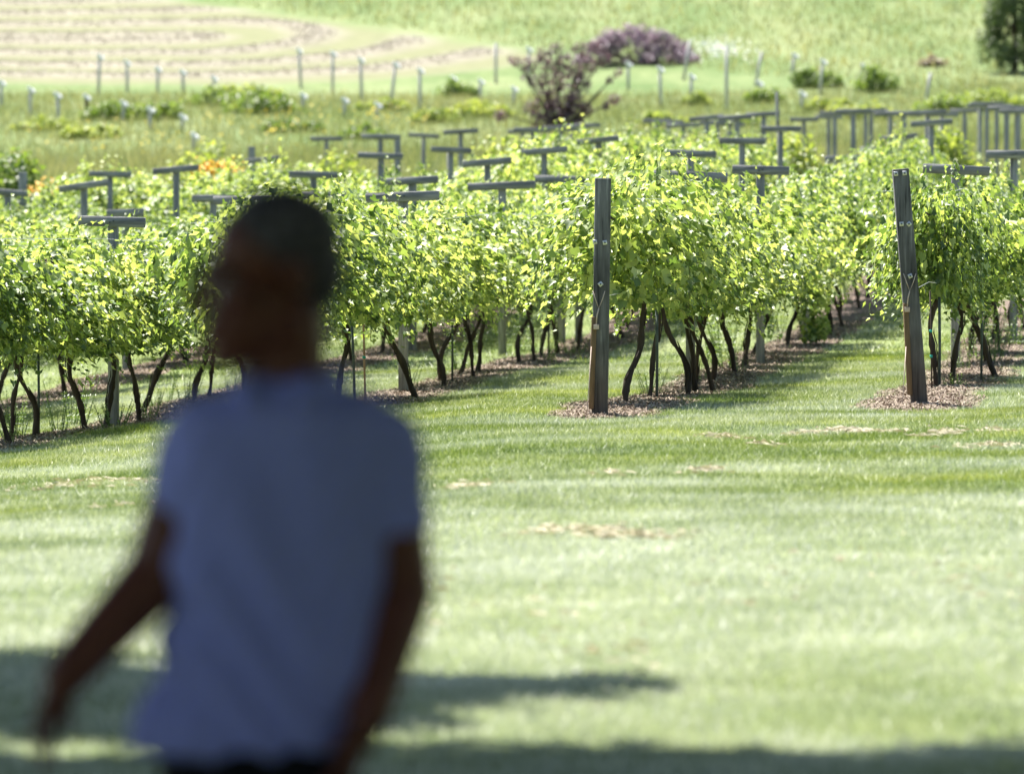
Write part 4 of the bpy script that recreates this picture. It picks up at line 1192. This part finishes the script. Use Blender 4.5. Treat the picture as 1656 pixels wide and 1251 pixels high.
B.sphere(hp(-.013, .092, -.034), .010, 10, 6); B.sphere(hp(.013, .092, -.034), .010, 10, 6)
B.sphere(hp(0, .100, -.062), (0.0294, 0.0136, 0.0079), 12, 8, RM); B.sphere(hp(0, .099, -.074), (0.0271, 0.0136, 0.0090), 12, 8, RM)  # lips
for s_ in (-1, 1):
    B.sphere(hp(s_ * .046, .058, -.02), (0.0249, 0.0226, 0.0226), 12, 8, RM)      # cheekbones
    B.sphere(hp(s_ * .081, -.012, -.006), (0.0113, 0.0226, 0.0362), 12, 8, RM)  # ears
# neck, torso, arms
nk = mp(462, 625, 0.03)
chain(B, [hc + Vector((0.022, .03, -.07)), nk, mp(465, 690, .03)], [.08, .079, .08])
chain(B, [mp(350, 722, .0), mp(465, 720, .02), mp(580, 722, .05)], [.06, .08, .06])
B.sphere(mp(455, 800, .02), (.155, .10, .17), 24, 16); B.sphere(mp(430, 1050, .02), (.145, .10, .20), 24, 16)
shL, elL, wrL = mp(320, 730, 0.0), mp(258, 925, -.02), mp(112, 1085, -.10)
chain(B, [shL, elL, wrL], [.063, .062, .042])
shR, elR, wrR = mp(622, 728, .04), mp(650, 960, .05), mp(598, 1150, -.06)
chain(B, [shR, elR, wrR], [.060, .060, .041])
def hand(B, wrist, dirv, palmn, curl):
    """palm plus four bent fingers and a thumb leaving the side"""
    d = dirv.normalized(); n_ = (palmn - d * palmn.dot(d)).normalized(); sd = d.cross(n_)
    pc = wrist + d * .055
    rot = Matrix((sd, d, n_)).transposed()
    B.sphere(pc, (.040, .055, .016), 14, 10, rot)
    B.tube([wrist - d * .01, pc], [.026, .03], n=10)
    for i, (o_, L_) in enumerate(((-.029, .072), (-.010, .082), (.010, .078), (.028, .060))):
        p0 = wrist + d * .092 + sd * o_
        dd = d.copy(); pts = [p0 - d * .02]
        p_ = p0.copy(); c = curl * (0.8 + .15 * i)
        for fr in (.45, .32, .23):
            pts.append(p_.copy()); dd = (dd * math.cos(c) + n_ * math.sin(c)).normalized(); p_ = p_ + dd * L_ * fr
            n_l = n_
        pts.append(p_)
        chain(B, pts, [.0095, .0095, .009, .0082, .0072], n=10, sub=2)
    t0 = wrist + d * .03 - sd * .028
    chain(B, [t0, t0 - sd * .024 + d * .03 + n_ * .01, t0 - sd * .026 + d * .062 + n_ * .022], [.013, .011, .009], n=10, sub=2)
hand(B, wrL, Vector((-.42, -.12, -1)), Vector((1, -.5, -.3)), .30)
hand(B, wrR, Vector((-.35, -.25, -1)), Vector((-1, .3, .2)), .42)
# hips and legs down to the ankles (mid stride)
hipL, hipR = mp(360, 1230, 0), mp(480, 1230, 0.02)
ftL, ftR = Vector((-.20, -.25, .09)), Vector((.12, .30, .11))
knL, knR = Vector((-.13, -.16, .50)), Vector((.08, .06, .49))
chain(B, [hipL, knL, ftL], [.085, .058, .04]); chain(B, [hipR, knR, ftR], [.085, .058, .04])
voxel(B, 'body', M_skin, 0.005, 3)
for s_ in (-1, 1):
    G = Geo(); G.sphere(hp(s_ * .031, .071, 0.0), .0115, 12, 8); G.build('eye', M_eye, man, True)
# hair: short cap
G = Geo()
G.sphere(hp(0, -0.022, 0.040), (0.0938, 0.1141, 0.1017), 24, 16, RM)
G.sphere(hp(0, -0.055, -0.005), (0.0836, 0.0701, 0.0791), 20, 12, RM)
def hairdisp(co): return 0.0025 * np.sin(co[:, 0] * 210) * np.sin(co[:, 2] * 190)
voxel(G, 'hair', M_hair, 0.006, 3, hairdisp)
# shirt
G = Geo()
rings = [(462, 616, 78, .07), (463, 628, 112, .08), (465, 644, 150, .095), (467, 670, 180, .110), (463, 760, 194, .125), (456, 850, 190, .130), (452, 950, 182, .128), (440, 1050, 180, .130), (420, 1130, 190, .134), (402, 1212, 194, .138)]
vs, qd, tt_ = [], [], []
nR = 40
for (cx_, cy_, hw_, dp_) in rings:
    for k in range(nR):
        th = 2 * math.pi * k / nR
        c_, s_ = math.cos(th), math.sin(th)
        e = 0.8
        X_ = math.copysign(abs(c_) ** e, c_) * hw_; Y_ = math.copysign(abs(s_) ** e, s_) * dp_
        v_ = mp(cx_ + X_, cy_, 0.02 + Y_ + 0.03 * (X_ / 190)); vs.append(list(v_))
for i in range(len(rings) - 1):
    for k in range(nR):
        l = (k + 1) % nR
        qd.append((i * nR + k, (i + 1) * nR + k, (i + 1) * nR + l, i * nR + l))
vs.append(list(mp(462, 622, .02))); vs.append(list(mp(405, 1208, .02)))
a0 = len(rings) * nR
for k in range(nR):
    l = (k + 1) % nR
    tt_.append((a0, k, l)); tt_.append((a0 + 1, (len(rings) - 1) * nR + l, (len(rings) - 1) * nR + k))
G.add(vs, qd, tt_)
sl = shL.lerp(elL, .55); sr = shR.lerp(elR, .60)
chain(G, [mp(400, 684, 0), shL, shL.lerp(elL, .35)], [.08, .068, .066])
G.tube([shL, shL.lerp(elL, .3), sl], [.064, .068, .072], n=20)
chain(G, [mp(540, 682, .03), shR, shR.lerp(elR, .35)], [.08, .068, .066])
G.tube([shR, shR.lerp(elR, .3), sr], [.064, .069, .073], n=20)
def folds(co):
    x, y, z = co[:, 0], co[:, 1], co[:, 2]
    w = 0.009 * np.sin((x * 1.1 + z * 1.0) * 26 + 3.2 * np.sin(z * 7 + x * 6) + 1.5 * np.sin(x * 17)) * sstep(1.5, 1.15, z) + 0.008 * np.sin(x * 30 + z * 9) * sstep(1.1, 1.5, z) * sstep(1.56, 1.46, z)
    w += 0.002 * np.sin((x * 1.6 - z) * 55 + 3 * np.sin(x * 12))
    return w
voxel(G, 'polo_shirt', M_shirt, 0.007, 4, folds)
G = Geo()   # collar
pts = [mp(462 + 78 * math.cos(a), 624 + 15 * math.sin(a) - 12 * math.cos(a) - 4, 0.02 - .078 * math.sin(a)) for a in np.linspace(0.0, 2 * math.pi, 25)]
G.tube(pts, [.016] * 25, n=10, cap=False)
for sg in (-1, 1):
    a_ = mp(455, 616, -.05) + Vector((sg * .045, 0, 0)); b_ = mp(440, 655, -.112) + Vector((sg * .035, 0, 0))
    G.tube([a_, a_.lerp(b_, .5) + Vector((sg * .012, -.012, 0)), b_], [.02, .018, .006], n=8)
G.build('collar', M_shirt, man, True)
# trousers
G = Geo()
G.sphere(mp(408, 1225, .02), (.172, .118, .10), 24, 14)
chain(G, [hipL + Vector((0, 0, .02)), knL, ftL], [.108, .082, .062]); chain(G, [hipR + Vector((0, 0, .02)), knR, ftR], [.108, .082, .062])
voxel(G, 'trousers', M_trous, 0.009, 4)
G = Geo()
for ft in (ftL, ftR):
    G = Geo(); G.sphere(ft + Vector((-.06, -.03, -.045)), (.13, .05, .045), 16, 10); G.sphere(ft + Vector((0, 0, -.03)), (.06, .05, .055), 16, 10)
    voxel(G, 'shoe', M_shoe, 0.008, 2)
G = Geo()
ax = (elR - wrR).normalized()
G.tube([wrR + ax * .012, wrR + ax * .038], [.036, .037], n=20)
w = G.build('wristwatch', solid('watch strap', [(0.3, (0.5, 0.5, 0.52)), (0.7, (0.6, 0.6, 0.62))], 30, bump=0.1, rough=0.4), man, True)
